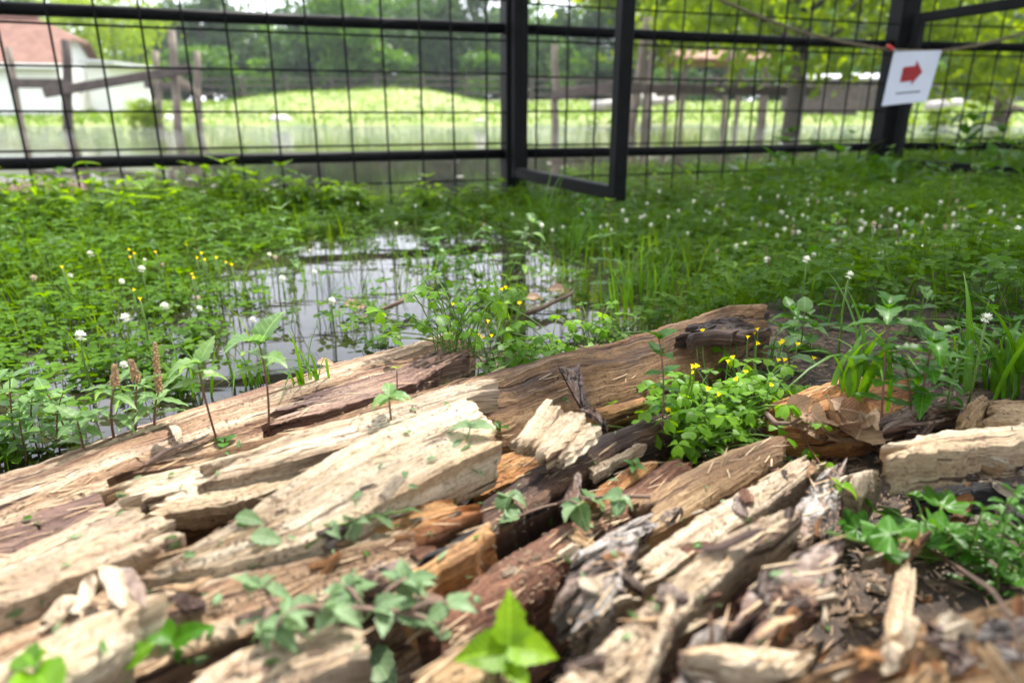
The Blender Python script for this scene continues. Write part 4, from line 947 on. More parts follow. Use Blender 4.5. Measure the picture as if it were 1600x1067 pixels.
oxalis('oxalis plant with few small yellow flowers behind the brown log', B1, 130, (.022, .072), .03, .0118, [(785,455,.80),(790,452,.86),(720,480,.76),(762,505,.76),(750,528,.7),(706,478,.78),(812,476,.8),(755,532,.7),(903,488,.82),(768,528,.72)], 3)
B1b = [at_z(x, y, .02) for x, y in ((870,565),(920,560),(970,545))]
oxalis('low oxalis runner along the back of the brown log', B1b, 46, (.02, .05), .03, .0105, [], 4)
B2 = [at_z(x, y, .06) for x, y in ((1070,690),(1110,680),(1150,660),(1185,630),(1090,650),(1130,640),(1050,660))]
oxalis('bushy oxalis plant crowded with yellow flowers in front of the burnt log end', B2, 170, (.012, .043), .024, .0100,
       [(1042,645,.47),(1080,577,.5),(1098,520,.6),(1086,576,.5),(1122,620,.5),(1105,612,.5),(1153,596,.52),(1165,585,.54),(1088,528,.6),(1130,518,.62),(1140,522,.62),(1150,520,.62),(1168,530,.6),(1180,524,.62),(1184,518,.62),(1222,536,.62),(1218,540,.6),(1246,542,.6),(1270,563,.6),(1225,566,.58),(1215,566,.58),(1137,568,.56),(1146,562,.56),(1080,585,.52),(1181,540,.6),(1202,604,.5)], 5)

# ------------------------------------------------------------------ seedlings and weeds
def base_on(px, py): return hit(px, py)[0]
def to_top(b, px, py, dy=0.):
    """lean and height that bring a stem from b up to a point of the view at depth b.y + dy"""
    t = at_y(px, py, b[1] + dy); return (t[0] - b[0], dy), t[2] - b[2]
def weed(label, bpx, tpx, nodes, kind, mat, size, stem='stem_r', per=2, name='seedling', cat='plant', dy=0., start=.3, elev=.3, rad=.00095, group=None, seed=1, grow=(.8, 1.), tip=True):
    b = base_on(*bpx); ln, h = to_top(b, *tpx, dy); return leafy_plant(name, label, cat, b, h, ln, nodes, kind, mat, size, stem, rad, group, per, grow, elev, start, seed, tip)
weed('pale seedling with cream-edged leaves on the weathered log', (340,685), (310,570), 3, 'ovate', 'seedling', .031, dy=.0, start=.8, elev=.25, seed=1)
weed('tall red-stemmed seedling rooted on the weathered log', (418,676), (405,540), 3, 'ovate', 'seedling', .033, start=.75, elev=.3, seed=2)
weed('short-stemmed clover seedling at the foot of the pale seedling', (350,695), (352,683), 1, 'round', 'geranium', .013, per=3, start=.5, elev=.2, seed=3, tip=False)
weed('little broad-leaved seedling at the edge of the cream slab', (612,655), (608,618), 2, 'ovate', 'seedling', .019, per=3, start=.8, elev=.15, seed=4, tip=False)
weed('tiny two-leaved seedling on the weathered log', (620,606), (620,576), 1, 'round', 'fresh', .006, per=2, start=1, elev=.2, seed=5, rad=.0006, tip=False)
weed('red-stemmed nettle seedling in front of the flowering oxalis', (1032,690), (1030,530), 5, 'toothed', 'geranium', .02, start=.35, seed=6, dy=.02)
weed('tall nettle seedling rising over the round-topped orange log', (1378,665), (1388,482), 6, 'toothed', 'geranium', .030, start=.25, seed=7, dy=.02, elev=.2)
weed('middle nettle seedling behind the dead leaves', (1440,640), (1458,535), 5, 'toothed', 'geranium', .030, start=.3, seed=8, elev=.15)
weed('small leafy nettle behind the reddish bark chunk', (1425,640), (1415,575), 4, 'toothed', 'geranium', .022, start=.2, seed=9)
weed('wilted leafy stem growing out of the wet hollow', (708,780), (735,668), 4, 'heart', 'wilted', .017, 'stem_g', dy=.03, start=.35, seed=10, elev=-.05)
weed('two-leaved sprout at the corner of the cream slab', (782,672), (780,662), 1, 'ovate', 'geranium', .016, per=2, start=.5, elev=.3, seed=11, tip=False)
weed('small trefoil sprout between the dark and tan planks', (990,735), (992,722), 1, 'ovate', 'geranium', .014, per=4, start=.6, elev=.25, seed=12, tip=False)
weed('spoon-leaved weed at the foot of the flowering oxalis', (1085,712), (1075,690), 2, 'spoon', 'wilted', .022, per=3, start=.5, elev=.2, seed=13, tip=False)
random.seed(21)
for i, (bp, tp) in enumerate([((25,715),(15,590)),((60,705),(50,622)),((92,700),(98,615)),((40,720),(30,655)),((110,690),(70,610)),((130,700),(120,655)),((0,730),(-12,600))]):
    weed('leafy reddish-stemmed weed in the water beside the pale log rim', bp, tp, 5, 'ovate', 'seedling', .022, start=.3, group='weeds in the water by the weathered log', seed=30 + i)
def spike(label, bpx, tpx, spx, seed, n=3):
    random.seed(seed); b = base_on(*bpx); ln, h = to_top(b, *spx)
    t = leafy_plant('seed_spike_plant', label, 'plant', b, h, ln, 4, 'lance', 'seedling', .034, 'stem_r', .0011, None, 2, (.9, .8), .25, .4, seed, False)
    s0 = b + np.array([ln[0], ln[1], h]); s1 = at_y(*tpx, b[1]); L = np.linalg.norm(s1 - s0); prt = []
    for k in range(70):
        f = k / 70; a = k * 2.4; rr = .0029 * (1 - .55 * f) * random.uniform(.7, 1.2); c = s0 + (s1 - s0) * f + np.array([rr * math.cos(a), rr * math.sin(a), 0])
        q = .0014 * random.uniform(.7, 1.2) * (1 - .3 * f); V = c + q * np.array([(1, 0, 0), (-1, 0, 0), (0, 1, 0), (0, -1, 0), (0, 0, 1.3), (0, 0, -1.3)])
        prt.append((V, [(0, 2, 4), (2, 1, 4), (1, 3, 4), (3, 0, 4), (2, 0, 5), (1, 2, 5), (3, 1, 5), (0, 3, 5)]))
    prt.append(tube([s0, s1], .001, 5)); part('seed_spike', join(prt), M['seed'], t, False, b)
spike('weed with the tallest brown seed spike beside the log rim', (240,665), (242,535), (248,612), 41)
spike('weed with a slim brown seed spike between its two neighbours', (210,672), (204,562), (214,596), 42)
spike('weed with a short brown seed spike and pale leaves', (178,684), (178,570), (180,602), 43)
# nettles along the left of the fence
random.seed(50)
NETS = []
for i in range(120):
    x = random.uniform(-1.95, -.5) if i < 96 else random.uniform(-.7, .05); y = fence_y(x) - random.uniform(.02, .55) * (1 if x < -.9 else .35)
    if abs(x) > .83 * y: continue
    z = max(float(terrain(x, y)), -.02); h = random.uniform(.07, .155) * (1.0 if x < -.7 else .7)
    leafy_plant('nettle', 'bright green nettle growing against the mesh fence' if y > fence_y(x) - .2 else 'bright green nettle in the patch before the mesh fence', 'plant', (x, y, z), h, (random.uniform(-.03, .03), random.uniform(-.03, .02)), random.randint(4, 6), 'toothed', 'nettle', random.uniform(.045, .07), 'stem_g', .0018, 'nettles against the mesh' if y > fence_y(x) - .2 else 'nettles before the mesh', 2, (1.1, .75), .15, .2)
random.seed(57)
for i in range(250):
    x = random.uniform(-1.8, .75) if i < 135 else random.uniform(.45, 2.3); y = random.uniform(.95, 2.6) if i < 135 else random.uniform(.95, 3.1)
    if abs(x) > .85 * y or y > fence_y(x) - .03: continue
    wh_ = 'flooded clover' if x < .45 else 'clover lawn'
    if np.any([inpoly(np.array([x]), np.array([y]), p)[0] for p in OPEN]) and random.random() < .8: continue
    kd = random.choice(('lance', 'ovate', 'toothed', 'spoon')); sz = random.uniform(.018, .042)
    leafy_plant('marsh_weed', {'lance': 'narrow-leaved', 'ovate': 'broad-leaved', 'toothed': 'tooth-leaved', 'spoon': 'spoon-leaved'}[kd] + ' weed standing among the ' + wh_, 'plant', (x, y, max(-.02, float(terrain(x, y)))), random.uniform(.05, .14), (random.uniform(-.03, .03), random.uniform(-.03, .02)), random.randint(3, 6), kd, random.choice(('nettle', 'seedling', 'geranium')), sz, random.choice(('stem_g', 'stem_r')), .0012, kd + ' weeds in the ' + wh_, 2, (1, .75), .25, .2)
# broad leaves by the far post
random.seed(60)
for i in range(16):
    p = at_z(random.uniform(1150, 1640), random.uniform(232, 300), .08); x, y = p[0], min(p[1], 4.4); z = float(terrain(x, y))
    leafy_plant('broadleaf_weed', 'dark leafy weed crowding the foot of the far post', 'plant', (x, y, max(z, 0)), random.uniform(.10, .2), (random.uniform(-.04, .04), 0), 5, 'ovate', 'darkleaf', random.uniform(.07, .12), 'stem_g', .002, 'leafy weeds by the far post', 2, (1, .8), .3, .2)
b = at_z(1490, 262, .07); leafy_plant('broadleaf_weed', 'tall lance-leaved weed leaning in front of the mesh', 'plant', b, .20, (.05, 0), 6, 'lance', 'darkleaf', .20, 'stem_g', .003, None, 2, (.9, 1), .5, .25, 61)
# small yellow flowers in the left clover
random.seed(63)
for (px, py) in [(198,392),(206,398),(202,404),(95,420),(290,385),(305,405),(312,398),(335,405),(318,408),(300,430),(205,455),(350,412),(242,396),(360,416),(298,436),(216,470)]:
    h = random.uniform(.06, .09); g = at_z(px, py, h); t = thing('yellow_weed_flower', 'tiny yellow flower on a thin stalk among the left-hand clover'.replace('left-hand ', 'flooded '), 'flower', (g[0], g[1], max(-.03, float(terrain(g[0], g[1])))), 'tiny yellow flowers in the flooded clover')
    hh = g[2] - t.location.z; st = link('stalk', STEM, t); st.scale = (hh,) * 3; f = link('flower_head', OXF, t); f.location = (.02 * hh, 0, hh); f.scale = (.0036,) * 3; f.rotation_euler = (random.uniform(-1, .3), random.uniform(-.5, .5), 0)
# mauve-flowered stem in the puddle
t = weed('thin stem with a small mauve flower standing in the puddle', (604,450), (584,370), 4, 'lance', 'geranium', .02, 'stem_r', dy=.0, seed=64)
# ------------------------------------------------------------------ grass tufts
def blade_mesh(v):
    seg = 7; V = []; Fc = []
    for k in range(seg + 1):
        t = k / seg; a = (.25, .6, 1.05, 1.5)[v] * t; z = math.sin(1.45 - a * .5) * t - .35 * max(0, a - .6) * t * t; y = (.12 + .5 * a) * t * t + .08 * t
        w = .5 * (1 - t ** 2.2) * (.55 + .45 * min(1, t * 5)) + .01
        V += [(-w, y + .0, z + 0), (0, y - .004, z - .012 * (1 - t)), (w, y, z)]
    for k in range(seg):
        for j in range(2): Fc.append((3 * k + j, 3 * k + j + 1, 3 * k + 4 + j, 3 * k + 3 + j))
    return new_mesh('grass_blade', V, Fc, M['blade'], True)
BLADES = [blade_mesh(k) for k in range(4)]
def tuft(label, base, n, L, W, seed, spread=.01, group=None, up=False, name='grass_tuft'):
    random.seed(seed); t = thing(name, label, 'grass', base, group)
    for i in range(n):
        a = random.uniform(0, 6.28); l = L * random.uniform(.55, 1.1); w = W * random.uniform(.7, 1.2)
        o = link('blade', BLADES[random.choice((0, 0, 1) if up else (0, 1, 2, 3))], t); o.location = (random.gauss(0, spread), random.gauss(0, spread), -.006)
        o.rotation_euler = (random.uniform(-.15, .12), random.uniform(-.15, .15), a); o.scale = (w, l, l)
    return t
def wet(px, py): return at_z(px, py, .002)
tuft('broad-bladed grass tuft behind the round-topped orange log', base_on(1335,610), 16, .10, .0065, 71, .008)
tuft('broad-bladed grass tuft beside the slabs behind the cream plank', base_on(1560,615), 18, .115, .0075, 72, .012)
tuft('large grass tuft at the edge of the lawn by the leafy nettles', base_on(1500,600), 14, .08, .006, 73, .012)
tuft('fine wispy grass tuft in the puddle behind the oxalis', wet(770,490), 16, .15, .0028, 74, .02, up=True)
tuft('upright reedy grass tuft at the right shore of the puddle', wet(985,492), 34, .13, .003, 75, .035, up=True)
tuft('upright reedy grass tuft beside its larger neighbour in the puddle', wet(1035,470), 24, .13, .003, 76, .03, up=True)
tuft('arching grass tuft in the water behind the tall seedling', base_on(480,598), 14, .07, .0035, 77, .008)
tuft('arching grass tuft leaning over the puddle by the log rim', wet(400,600), 16, .085, .0035, 78, .012)
tuft('loose grass tuft beside the seed spikes', wet(300,610), 12, .07, .003, 79, .012)
tuft('small grass tuft at the foot of the near gate post', wet(845,350), 14, .16, .005, 80, .03, up=True)
tuft('grass tuft with seed heads in front of the open gate leaf', wet(905,400), 18, .14, .0035, 81, .03, up=True)
random.seed(82)
for i in range(14):
    x = random.uniform(.45, 2.2); y = random.uniform(1.5, 2.9)
    tuft('loose grass tuft sticking up from the clover lawn', (x, y, float(terrain(x, y))), 12, random.uniform(.10, .16), .0035, 90 + i, .025, 'grass tufts in the clover lawn', True)
for i, (px, py) in enumerate([(470,440),(520,420),(430,460),(560,400),(640,420),(700,430),(880,430),(820,410),(700,370),(1010,450)]):
    tuft('sparse grass tuft standing in the open puddle', wet(px, py), 9, .07, .0022, 110 + i, .02, 'sparse grass tufts in the puddle', True)

# ------------------------------------------------------------------ cut branches with wilting leaves
def cut_branch(label, px, lift, kind, mat, size, leaves, stem='twig', rad=.0017, seed=1, droop=-.3, name='cut_branch', splay=1.0, sidetwigs=0, zmin=0.):
    """px: the twig's path in the view; it is laid on the wood at each point and raised by lift"""
    random.seed(seed); P = []
    for (x, y), l in zip(px, lift):
        p, _ = hit(x, y); p = at_z(x, y, zmin) if p[2] < zmin else p          # bridges the gaps between planks
        P.append(p + np.array([0, 0, l + rad]))
    P = resample(np.array(P), 22); base = P[0]; t = thing(name, label, 'branch', base)
    tb = [tube(P, np.linspace(rad, rad * .5, 22), 6)]; ends = []
    for k in range(sidetwigs):
        i = random.randrange(4, 20); a = random.uniform(0, 6.28); q = P[i] + np.array([math.cos(a), math.sin(a), random.uniform(.1, .5)]) * size * random.uniform(.6, 1.2)
        tb.append(tube(bez(P[i], (P[i] + q) / 2 + np.array([0, 0, .006]), q, 5), rad * .5, 5)); ends.append(q)
    part('twig', join(tb), M[stem], t, True, base)
    for k in range(leaves):
        if ends and random.random() < .6: p = random.choice(ends)
        else: p = P[random.randrange(3, 22)]
        a = random.uniform(0, 6.28); el = random.gauss(droop, .35) * splay
        d = np.array([math.cos(a) * math.cos(el), math.sin(a) * math.cos(el), math.sin(el)])
        s = size * random.uniform(.6, 1.15); tipz = p[2] + d[2] * s; gz = down(p[0] + d[0] * s, p[1] + d[1] * s)
        if tipz < gz + .002: d[2] += (gz + .003 - tipz) / s
        add_leaf(t, kind, mat, p, d, (random.gauss(0, .35), random.gauss(0, .35), 1), s)
    return t
cut_branch('cut branch with many wilted oval leaves lying over the half log', [(372,988),(430,984),(500,988),(570,992),(650,994),(690,1002)], [.004,.008,.010,.012,.010,.006], 'ovate', 'wilted', .0155, 76, 'twig', .0022, 131, .1, sidetwigs=10, zmin=.082)
cut_branch('cut green runner with heart-shaped leaves below the cream slab', [(478,868),(520,842),(570,828),(610,820),(640,812)], [.004,.006,.006,.006,.005], 'heart', 'wilted', .0125, 10, 'stem_g', .0011, 132, .0)
cut_branch('cut twig with a bunch of wilted leaves across the dark plank', [(1015,788),(950,795),(900,805),(850,812),(800,822)], [.004,.008,.009,.008,.004], 'heart', 'wilted', .016, 18, 'twig', .0012, 133, -.2, sidetwigs=4, zmin=.07)
cut_branch('bare brown twig lying across the wood litter', [(1445,880),(1490,925),(1540,965),(1570,1000),(1590,1060)], [.01,.014,.012,.01,.006], 'ovate', 'wilted', .01, 0, 'twig', .0014, 134)
cut_branch('green runner stretched across the wood litter', [(1290,850),(1350,872),(1420,892),(1480,902),(1550,910)], [.006,.008,.010,.010,.008], 'round', 'geranium', .010, 4, 'stem_g', .0009, 135)
cut_branch('dark curved twig beside the dead leaves', [(1195,668),(1210,682),(1235,684),(1258,674)], [.01,.008,.01,.012], 'ovate', 'wilted', .01, 0, 'twig', .0022, 136)
cut_branch('thin red runner with pale green leaves on the bark', [(1240,680),(1265,720),(1300,775),(1340,800)], [.01,.008,.008,.008], 'round', 'oxalis', .013, 7, 'stem_r', .0008, 137)
def sprig(label, px, zlift, leaves, mat, seed, stem='stem_g', name='leafy_sprig'):
    random.seed(seed); b, _ = hit(*px[0]); P = [b] + [at_y(x, y, b[1] + dy) for (x, y), dy in zip(px[1:], zlift)]
    P = resample(np.array(P), 12); t = thing(name, label, 'plant', b); part('stem', tube(P, np.linspace(.0013, .0008, 12), 6), M[stem], t, True, b)
    for kind, f, tx, ty, dy, s, up in leaves:
        p = P[int(f * 11)]; q = at_y(tx, ty, p[1] + dy); d = q - p; add_leaf(t, kind, mat, p, d, up, np.linalg.norm(d) * s * .86, 1)
sprig('lime-green sprig with a lobed leaf standing over the wood', [(770,1050),(790,1030),(795,1008)], [.0, .0], [('maple', 1, 800, 905, .012, 1.0, (.2, -.8, .45)), ('heart', 1, 888, 1022, -.005, 1.0, (.1, -.5, 1)), ('heart', .9, 700, 1024, -.01, 1.0, (-.1, -.6, 1)), ('ovate', .6, 830, 1075, -.02, 1.0, (0, -.6, 1)), ('ovate', .8, 735, 985, .02, .8, (0, -.3, 1))], 'fresh', 141)
sprig('dark green leaf pair jutting up over the bleached billet', [(300,1035),(285,1020),(270,1005)], [0, 0], [('ovate', 1, 212, 950, .01, 1.05, (.5, -.5, 1)), ('ovate', 1, 330, 968, .0, 1.05, (-.4, -.6, 1)), ('ovate', .7, 275, 1035, -.01, .9, (0, -.8, 1))], 'geranium', 142)
sprig('round soft leaves leaning over the bleached billet', [(200,1075),(190,1060),(188,1045)], [0, 0], [('round', 1, 142, 1055, -.006, 1.1, (0, -.5, 1)), ('round', 1, 245, 990, .01, 1.0, (0, -.5, 1))], 'oxalis', 143)
sprig('pale sprout with small rounded leaves beside the bleached billet', [(70,1080),(60,1060),(55,1040)], [0, 0], [('round', 1, 18, 1005, .01, 1, (0, -.4, 1)), ('round', 1, 60, 1000, .01, 1, (0, -.4, 1)), ('round', .8, 105, 1035, 0, 1, (0, -.4, 1)), ('round', .8, 80, 1090, -.02, 1, (0, -.4, 1)), ('round', .5, 10, 1060, -.01, 1, (0, -.4, 1))], 'oxalis', 144)
sprig('wilted grey-green leaves drooping below the cut branch', [(585,1010),(575,1015),(570,1020)], [0, 0], [('ovate', .8, 545, 1055, -.015, 1, (0, -.6, 1)), ('ovate', 1, 600, 1060, -.02, 1, (0, -.6, 1)), ('ovate', 1, 540, 1000, .01, 1, (0, -.3, 1)), ('ovate', .5, 625, 1090, -.03, 1, (0, -.6, 1))], 'wilted', 145)
# lobed-leaf plant on the right
def lobed_plant():
    random.seed(151); b, _ = hit(1450, 880); t = thing('lobed_leaf_plant', 'low plant with round scalloped leaves over the wood litter', 'plant', b); tb = []
    for (x, y, s, dy) in [(1370,800,.032,.03),(1400,845,.034,.0),(1345,835,.026,.01),(1432,815,.036,.02),(1470,800,.030,.03),(1440,860,.030,-.01),(1375,870,.024,-.01),(1480,840,.03,.0),(1420,780,.024,.04),(1550,870,.03,.0),(1590,900,.03,-.01),(1520,850,.022,.01),(1500,870,.024,0)]:
        p = hit(x, y)[0]; p = p + (np.array([0, 0, CAM_H]) - p) * .05 + np.array([0, 0, .004]); tb.append(tube(bez(b, (b + p) / 2 + np.array([0, 0, .02]), p, 6), .0008, 5, False))
        a = random.uniform(0, 6.28); add_leaf(t, 'geranium', 'geranium', p, (math.cos(a), math.sin(a), 0), (random.gauss(0, .25), -.35 + random.gauss(0, .2), 1), s * .82, random.randrange(4))
    part('stem', join(tb), M['stem_g'], t, False, b)
lobed_plant()
for i, (px, py, h) in enumerate([(1540,890,.05),(1575,905,.055),(1510,905,.045),(1600,880,.06),(1560,930,.045),(1480,640,.05),(1530,560,.06),(1590,580,.06)]):
    b = base_on(px, py); leafy_plant('creeping_weed', 'small bushy weed with narrow leaves beside the lobed-leaf plant' if i < 5 else 'small narrow-leaved weed at the edge of the lawn behind the cream plank', 'plant', b, h, (random.uniform(-.01, .01), 0), 7, 'spoon', 'geranium', .012, 'stem_g', .0009, 'narrow-leaved weeds by the lobed plant' if i < 5 else 'narrow-leaved weeds by the cream plank', 3, (1, .8), .35, .1, 160 + i)
random.seed(170)
for i in range(26):                                   # low broad weeds where the lawn meets the wood
    px, py = random.uniform(1180, 1640), random.uniform(500, 610); b = base_on(px, py)
    leafy_plant('lawn_weed', 'low broad-leaved weed where the clover lawn meets the wood', 'plant', b, random.uniform(.025, .06), (random.uniform(-.01, .01), 0), 3, random.choice(('ovate', 'toothed', 'round')), random.choice(('geranium', 'seedling', 'geranium')), random.uniform(.018, .032), 'stem_g', .001, 'low weeds at the lawn edge', 2, (1, .8), .3, .2)
# ------------------------------------------------------------------ dead leaves and green scraps
random.seed(180)
for i, (x, y, s) in enumerate([(1345,690,.05),(1300,668,.035),(1320,678,.04),(1275,665,.03),(1250,655,.028),(1310,700,.032),(1288,690,.03),(1335,665,.03),(1232,665,.024),(1265,695,.026),(1355,705,.03),(1255,672,.022),(1292,655,.022),(1318,690,.024),(1330,700,.02),(1285,705,.022),(1242,680,.018),(1305,645,.02),(1348,675,.024)]):
    p, n = hit(x, y, .006); a = random.uniform(0, 6.28); o = link('dead_leaf', leaf_mesh('heart', 'deadleaf', i % 4)); o.matrix_basis = basis((math.cos(a), math.sin(a), random.uniform(-.1, .5)), (random.gauss(0, .9), -.7 + random.gauss(0, .5), .8), s * (1 if i == 0 else .8), p + np.array([0, 0, random.uniform(0, .008)]) - .4 * s * np.array([math.cos(a), math.sin(a), 0]))
    tag(o, 'large flat russet dead leaf against the torn plank end' if i == 0 else 'crumpled brown dead leaf in the heap beside the cream plank', 'leaf', None if i == 0 else 'crumpled dead leaves beside the cream plank')
for (x, y, s, lb) in [(560,482,.045,'rust-brown dead leaf floating on the puddle'), (512,572,.02,'curled brown leaf at the waterline of the log'), (880,458,.05,'brown dead leaf caught on the drifting twigs'), (840,470,.04,'tan dead leaf beside the drifting twigs'), (420,850,.018,'dark grey-green fallen leaf on the half log'), (392,820,.016,'green fallen leaf on the cream slab edge')]:
    p, n = hit(x, y, .004); p[2] = max(p[2], .006); a = random.uniform(-.4, .4); o = link('fallen_leaf', leaf_mesh('ovate', 'wilted' if 'green' in lb else 'deadleaf', 2)); o.matrix_basis = basis((math.cos(a), math.sin(a), .1), (.1, -.4, 1), s, p - .5 * s * np.array([math.cos(a), math.sin(a), 0])); tag(o, lb, 'leaf')
def driftwood(px, rad, label):
    P = np.array([np.maximum(at_z(x, y, z), [-9, -9, .003]) for x, y, z in px]); P = resample(P, 12); o = link('drift_twig', new_mesh('drift_twig', *[a for a in (lambda vf: (vf[0] - P[0], vf[1]))(tube(P, np.linspace(rad, rad * .5, 12), 7))], M['twig'], True)); o.location = P[0].tolist(); tag(o, label, 'twig')
driftwood([(642,461,.02),(622,474,.018),(600,482,.008),(585,490,.006),(560,500,.002)], .0045, 'bare drift stick poking out of the puddle')
driftwood([(820,490,.004),(846,482,.014),(868,470,.016),(890,462,.026),(898,452,.024)], .0045, 'thick drift stick among the floating dead leaves')
GREEN_BITS = [(x, y) for x in range(30, 1300, 46) for y in range(620, 1060, 50)]
for (x, y) in GREEN_BITS:
    x += random.uniform(-24, 24); y += random.uniform(-26, 26)
    if random.random() < .36: continue
    if y < 790 - .24 * x and x < 1000: continue
    p, n = hit(x, y, .0015)
    if p[2] < .02: continue
    a = random.uniform(0, 6.28); t_ = np.array([math.cos(a), math.sin(a), 0]); t_ -= n * np.dot(t_, n); s = random.uniform(.003, .0085)
    o = link('leaf_scrap', leaf_mesh(random.choice(('ovate', 'lance', 'lance', 'toothed')), random.choice(('wilted', 'wilted', 'geranium')), random.randrange(4))); o.matrix_basis = basis(t_ + n * .15, n, s, p)
    tag(o, 'tiny torn scrap of green leaf lying on the split wood', 'leaf', 'green leaf scraps on the wood')
FL = []
for k in range(6):
    r_ = np.random.default_rng(400 + k); n_ = 11; a_ = np.linspace(0, 6.283, n_ + 1)[:-1]; rr = .55 + .45 * r_.random(n_)
    ring = np.stack([np.cos(a_) * rr * 1.5, np.sin(a_) * rr * .7, .05 * r_.normal(0, 1, n_)], 1); V = np.concatenate([ring + [0, 0, .10], ring * [.55, .55, 1] + [0, 0, .17], [[0, 0, .18]], ring * [1.02, 1.02, 1] - [0, 0, .04]])
    Fc = [(j, (j + 1) % n_, n_ + (j + 1) % n_, n_ + j) for j in range(n_)] + [(n_ + j, n_ + (j + 1) % n_, 2 * n_) for j in range(n_)] + [(j, 2 * n_ + 1 + j, 2 * n_ + 1 + (j + 1) % n_, (j + 1) % n_) for j in range(n_)] + [tuple(range(2 * n_ + 1, 3 * n_ + 1))]
    FL.append(new_mesh('bark_flake', V, Fc, M[('bark', 'bark_brown', 'tan', 'bark_brown', 'red', 'pale2')[k]], False, V[:, :2] * .02 + k * .31))
random.seed(185)
for i in range(50):
    x, y = (random.uniform(1040, 1610), random.uniform(700, 1066)) if i < 36 else (random.uniform(420, 1050), random.uniform(800, 1060))
    p, n = hit(x, y, .0); k = random.randrange(6); s_ = random.uniform(.005, .010); a = random.gauss(.8, .8); t_ = np.array([math.cos(a), math.sin(a), 0]); t_ -= n * np.dot(t_, n)
    o = link('bark_flake', FL[k]); o.matrix_basis = basis(np.cross(n, t_), n + np.array([random.gauss(0, .25), random.gauss(0, .25), 0]), s_, p)
    w_ = ('silver-grey bark', 'brown bark', 'tan wood', 'dark brown bark', 'reddish wood', 'pale wood')[k]; tag(o, w_ + ' flake lying flat on the wood heap', 'bark', w_ + ' flakes on the heap')
# brown and pale chips lying on the soil between the planks
random.seed(190)
CH = [new_mesh('chip', *(lambda s: ((np.array([(-1, -.3, 0), (.9, -.35, 0), (1.1, .1, .02), (.6, .38, 0), (-.9, .3, .03), (-.9, -.22, .22), (.8, -.25, .25), (.95, .1, .2), (.5, .28, .24), (-.8, .2, .26)]) * np.array([1, s, s])), [(0, 1, 6, 5), (1, 2, 7, 6), (2, 3, 8, 7), (3, 4, 9, 8), (4, 0, 5, 9), (5, 6, 7, 8, 9)]))(.6 + .4 * k), M[m_], False, np.array([(k * .3 + x_ * .02, y_ * .02) for x_, y_ in [(-1, -.3), (.9, -.35), (1.1, .1), (.6, .38), (-.9, .3), (-.9, -.5), (.8, -.6), (.95, .3), (.5, .5), (-.8, .5)]])) for k, m_ in enumerate(('tan', 'red', 'orange', 'bark_brown', 'pale2'))]
for i in range(130):
    x, y = (random.uniform(1060, 1610), random.uniform(720, 1066)) if i < 90 else (random.uniform(500, 1100), random.uniform(760, 1060))
    p, n = hit(x, y, -.0005); k = random.randrange(5); s = random.uniform(.0022, .0065) * (1.5 if random.random() < .12 else 1)
    a = random.gauss(.8, .6); t_ = np.array([math.cos(a), math.sin(a), 0]); t_ -= n * np.dot(t_, n)
    o = link('wood_chip', CH[k]); o.matrix_basis = basis(np.cross(n, t_), n + np.array([random.gauss(0, .2), random.gauss(0, .2), 0]), (s * random.uniform(1, 1.8), s * .8, s * .7), p)
    tag(o, ('tan', 'reddish', 'orange', 'brown bark', 'pale')[k] + ' wood chip scattered in the wood litter', 'wood', ('tan', 'reddish', 'orange', 'brown bark', 'pale')[k] + ' chips in the litter')

# ------------------------------------------------------------------ mesh fence, gates, rope, sign
ZL, ZU = .1695, .577
PA = np.array([.007, 2.53]); PL = np.array([-1.43, 2.02]); PB = np.array([1.62, 3.10])
dL = (PA - PL) / np.linalg.norm(PA - PL); dR = (PB - PA) / np.linalg.norm(PB - PA)
qc = at_y(1600, 231, 3.45)[:2]; dC = np.array([.985, .17]); dC /= np.linalg.norm(dC)
PITCHW = .1145; LEVELS = [.085 + .1135 * k for k in range(-1, 11)]
wv_, wf_ = tube([(0, 0, 0), (0, 0, 1)], .0023, 6)
def wire_mesh(L, axis_):
    n = max(2, int(L / .06)); t = np.linspace(0, L, n); pts = np.zeros((n, 3)); pts[:, 2 if axis_ == 'z' else 0] = t
    pts[:, 1] = (RNG.random(n) - .5) * .0016; return new_mesh('wire', *tube(pts, .0035, 6), M['wire'], True)
def fence_panel(label, p0, p1, v0=.0, top=1.25, rails=True, offs=.012, rad=.0175, bottom=-.05):
    """p0 to p1 on the ground; wires stand on the camera side of the rails"""
    L = np.linalg.norm(p1 - p0); a = math.atan2(*(p1 - p0)[::-1]); t = thing('mesh_fence', label, 'fence', (p0[0], p0[1], 0)); t.rotation_euler.z = a
    if rails:
        for z in (ZL, ZU, ZU + .41):
            link('rail', new_mesh('rail', *tube([(0, 0, z), (L / 2, 0, z - .002), (L, 0, z)], rad, 12), M['steel'], True), t)
    vm = [wire_mesh(top - bottom, 'z') for _ in range(3)]; hm = [wire_mesh(L, 'x') for _ in range(3)]
    x = v0; k = 0
    while x < L:
        o = link('wire', vm[k % 3], t); o.location = (x, -rad - .003 + random.uniform(-.002, .002), bottom); o.rotation_euler = (random.uniform(-.006, .006), random.uniform(-.008, .008), 0); x += PITCHW; k += 1
    for i, z in enumerate(LEVELS):
        o = link('wire', hm[i % 3], t); o.location = (0, -rad - .0075, z); o.rotation_euler = (0, random.uniform(-.003, .003), 0)
    return t
pl = PA - dL * 2.75
fence_panel('black welded-mesh fence panel with round rails beside the nettles', pl, PA - dL * .03, v0=(2.75 - .108) % PITCHW)
fence_panel('black welded-mesh fence panel between the two square posts', PA + dR * .03, PB - dR * .03, v0=.045)
fence_panel('black welded-mesh fence panel running on past the arrow sign', PB + dC * .05, PB + dC * 2.4, v0=.07)
fp = PA - dL * .13
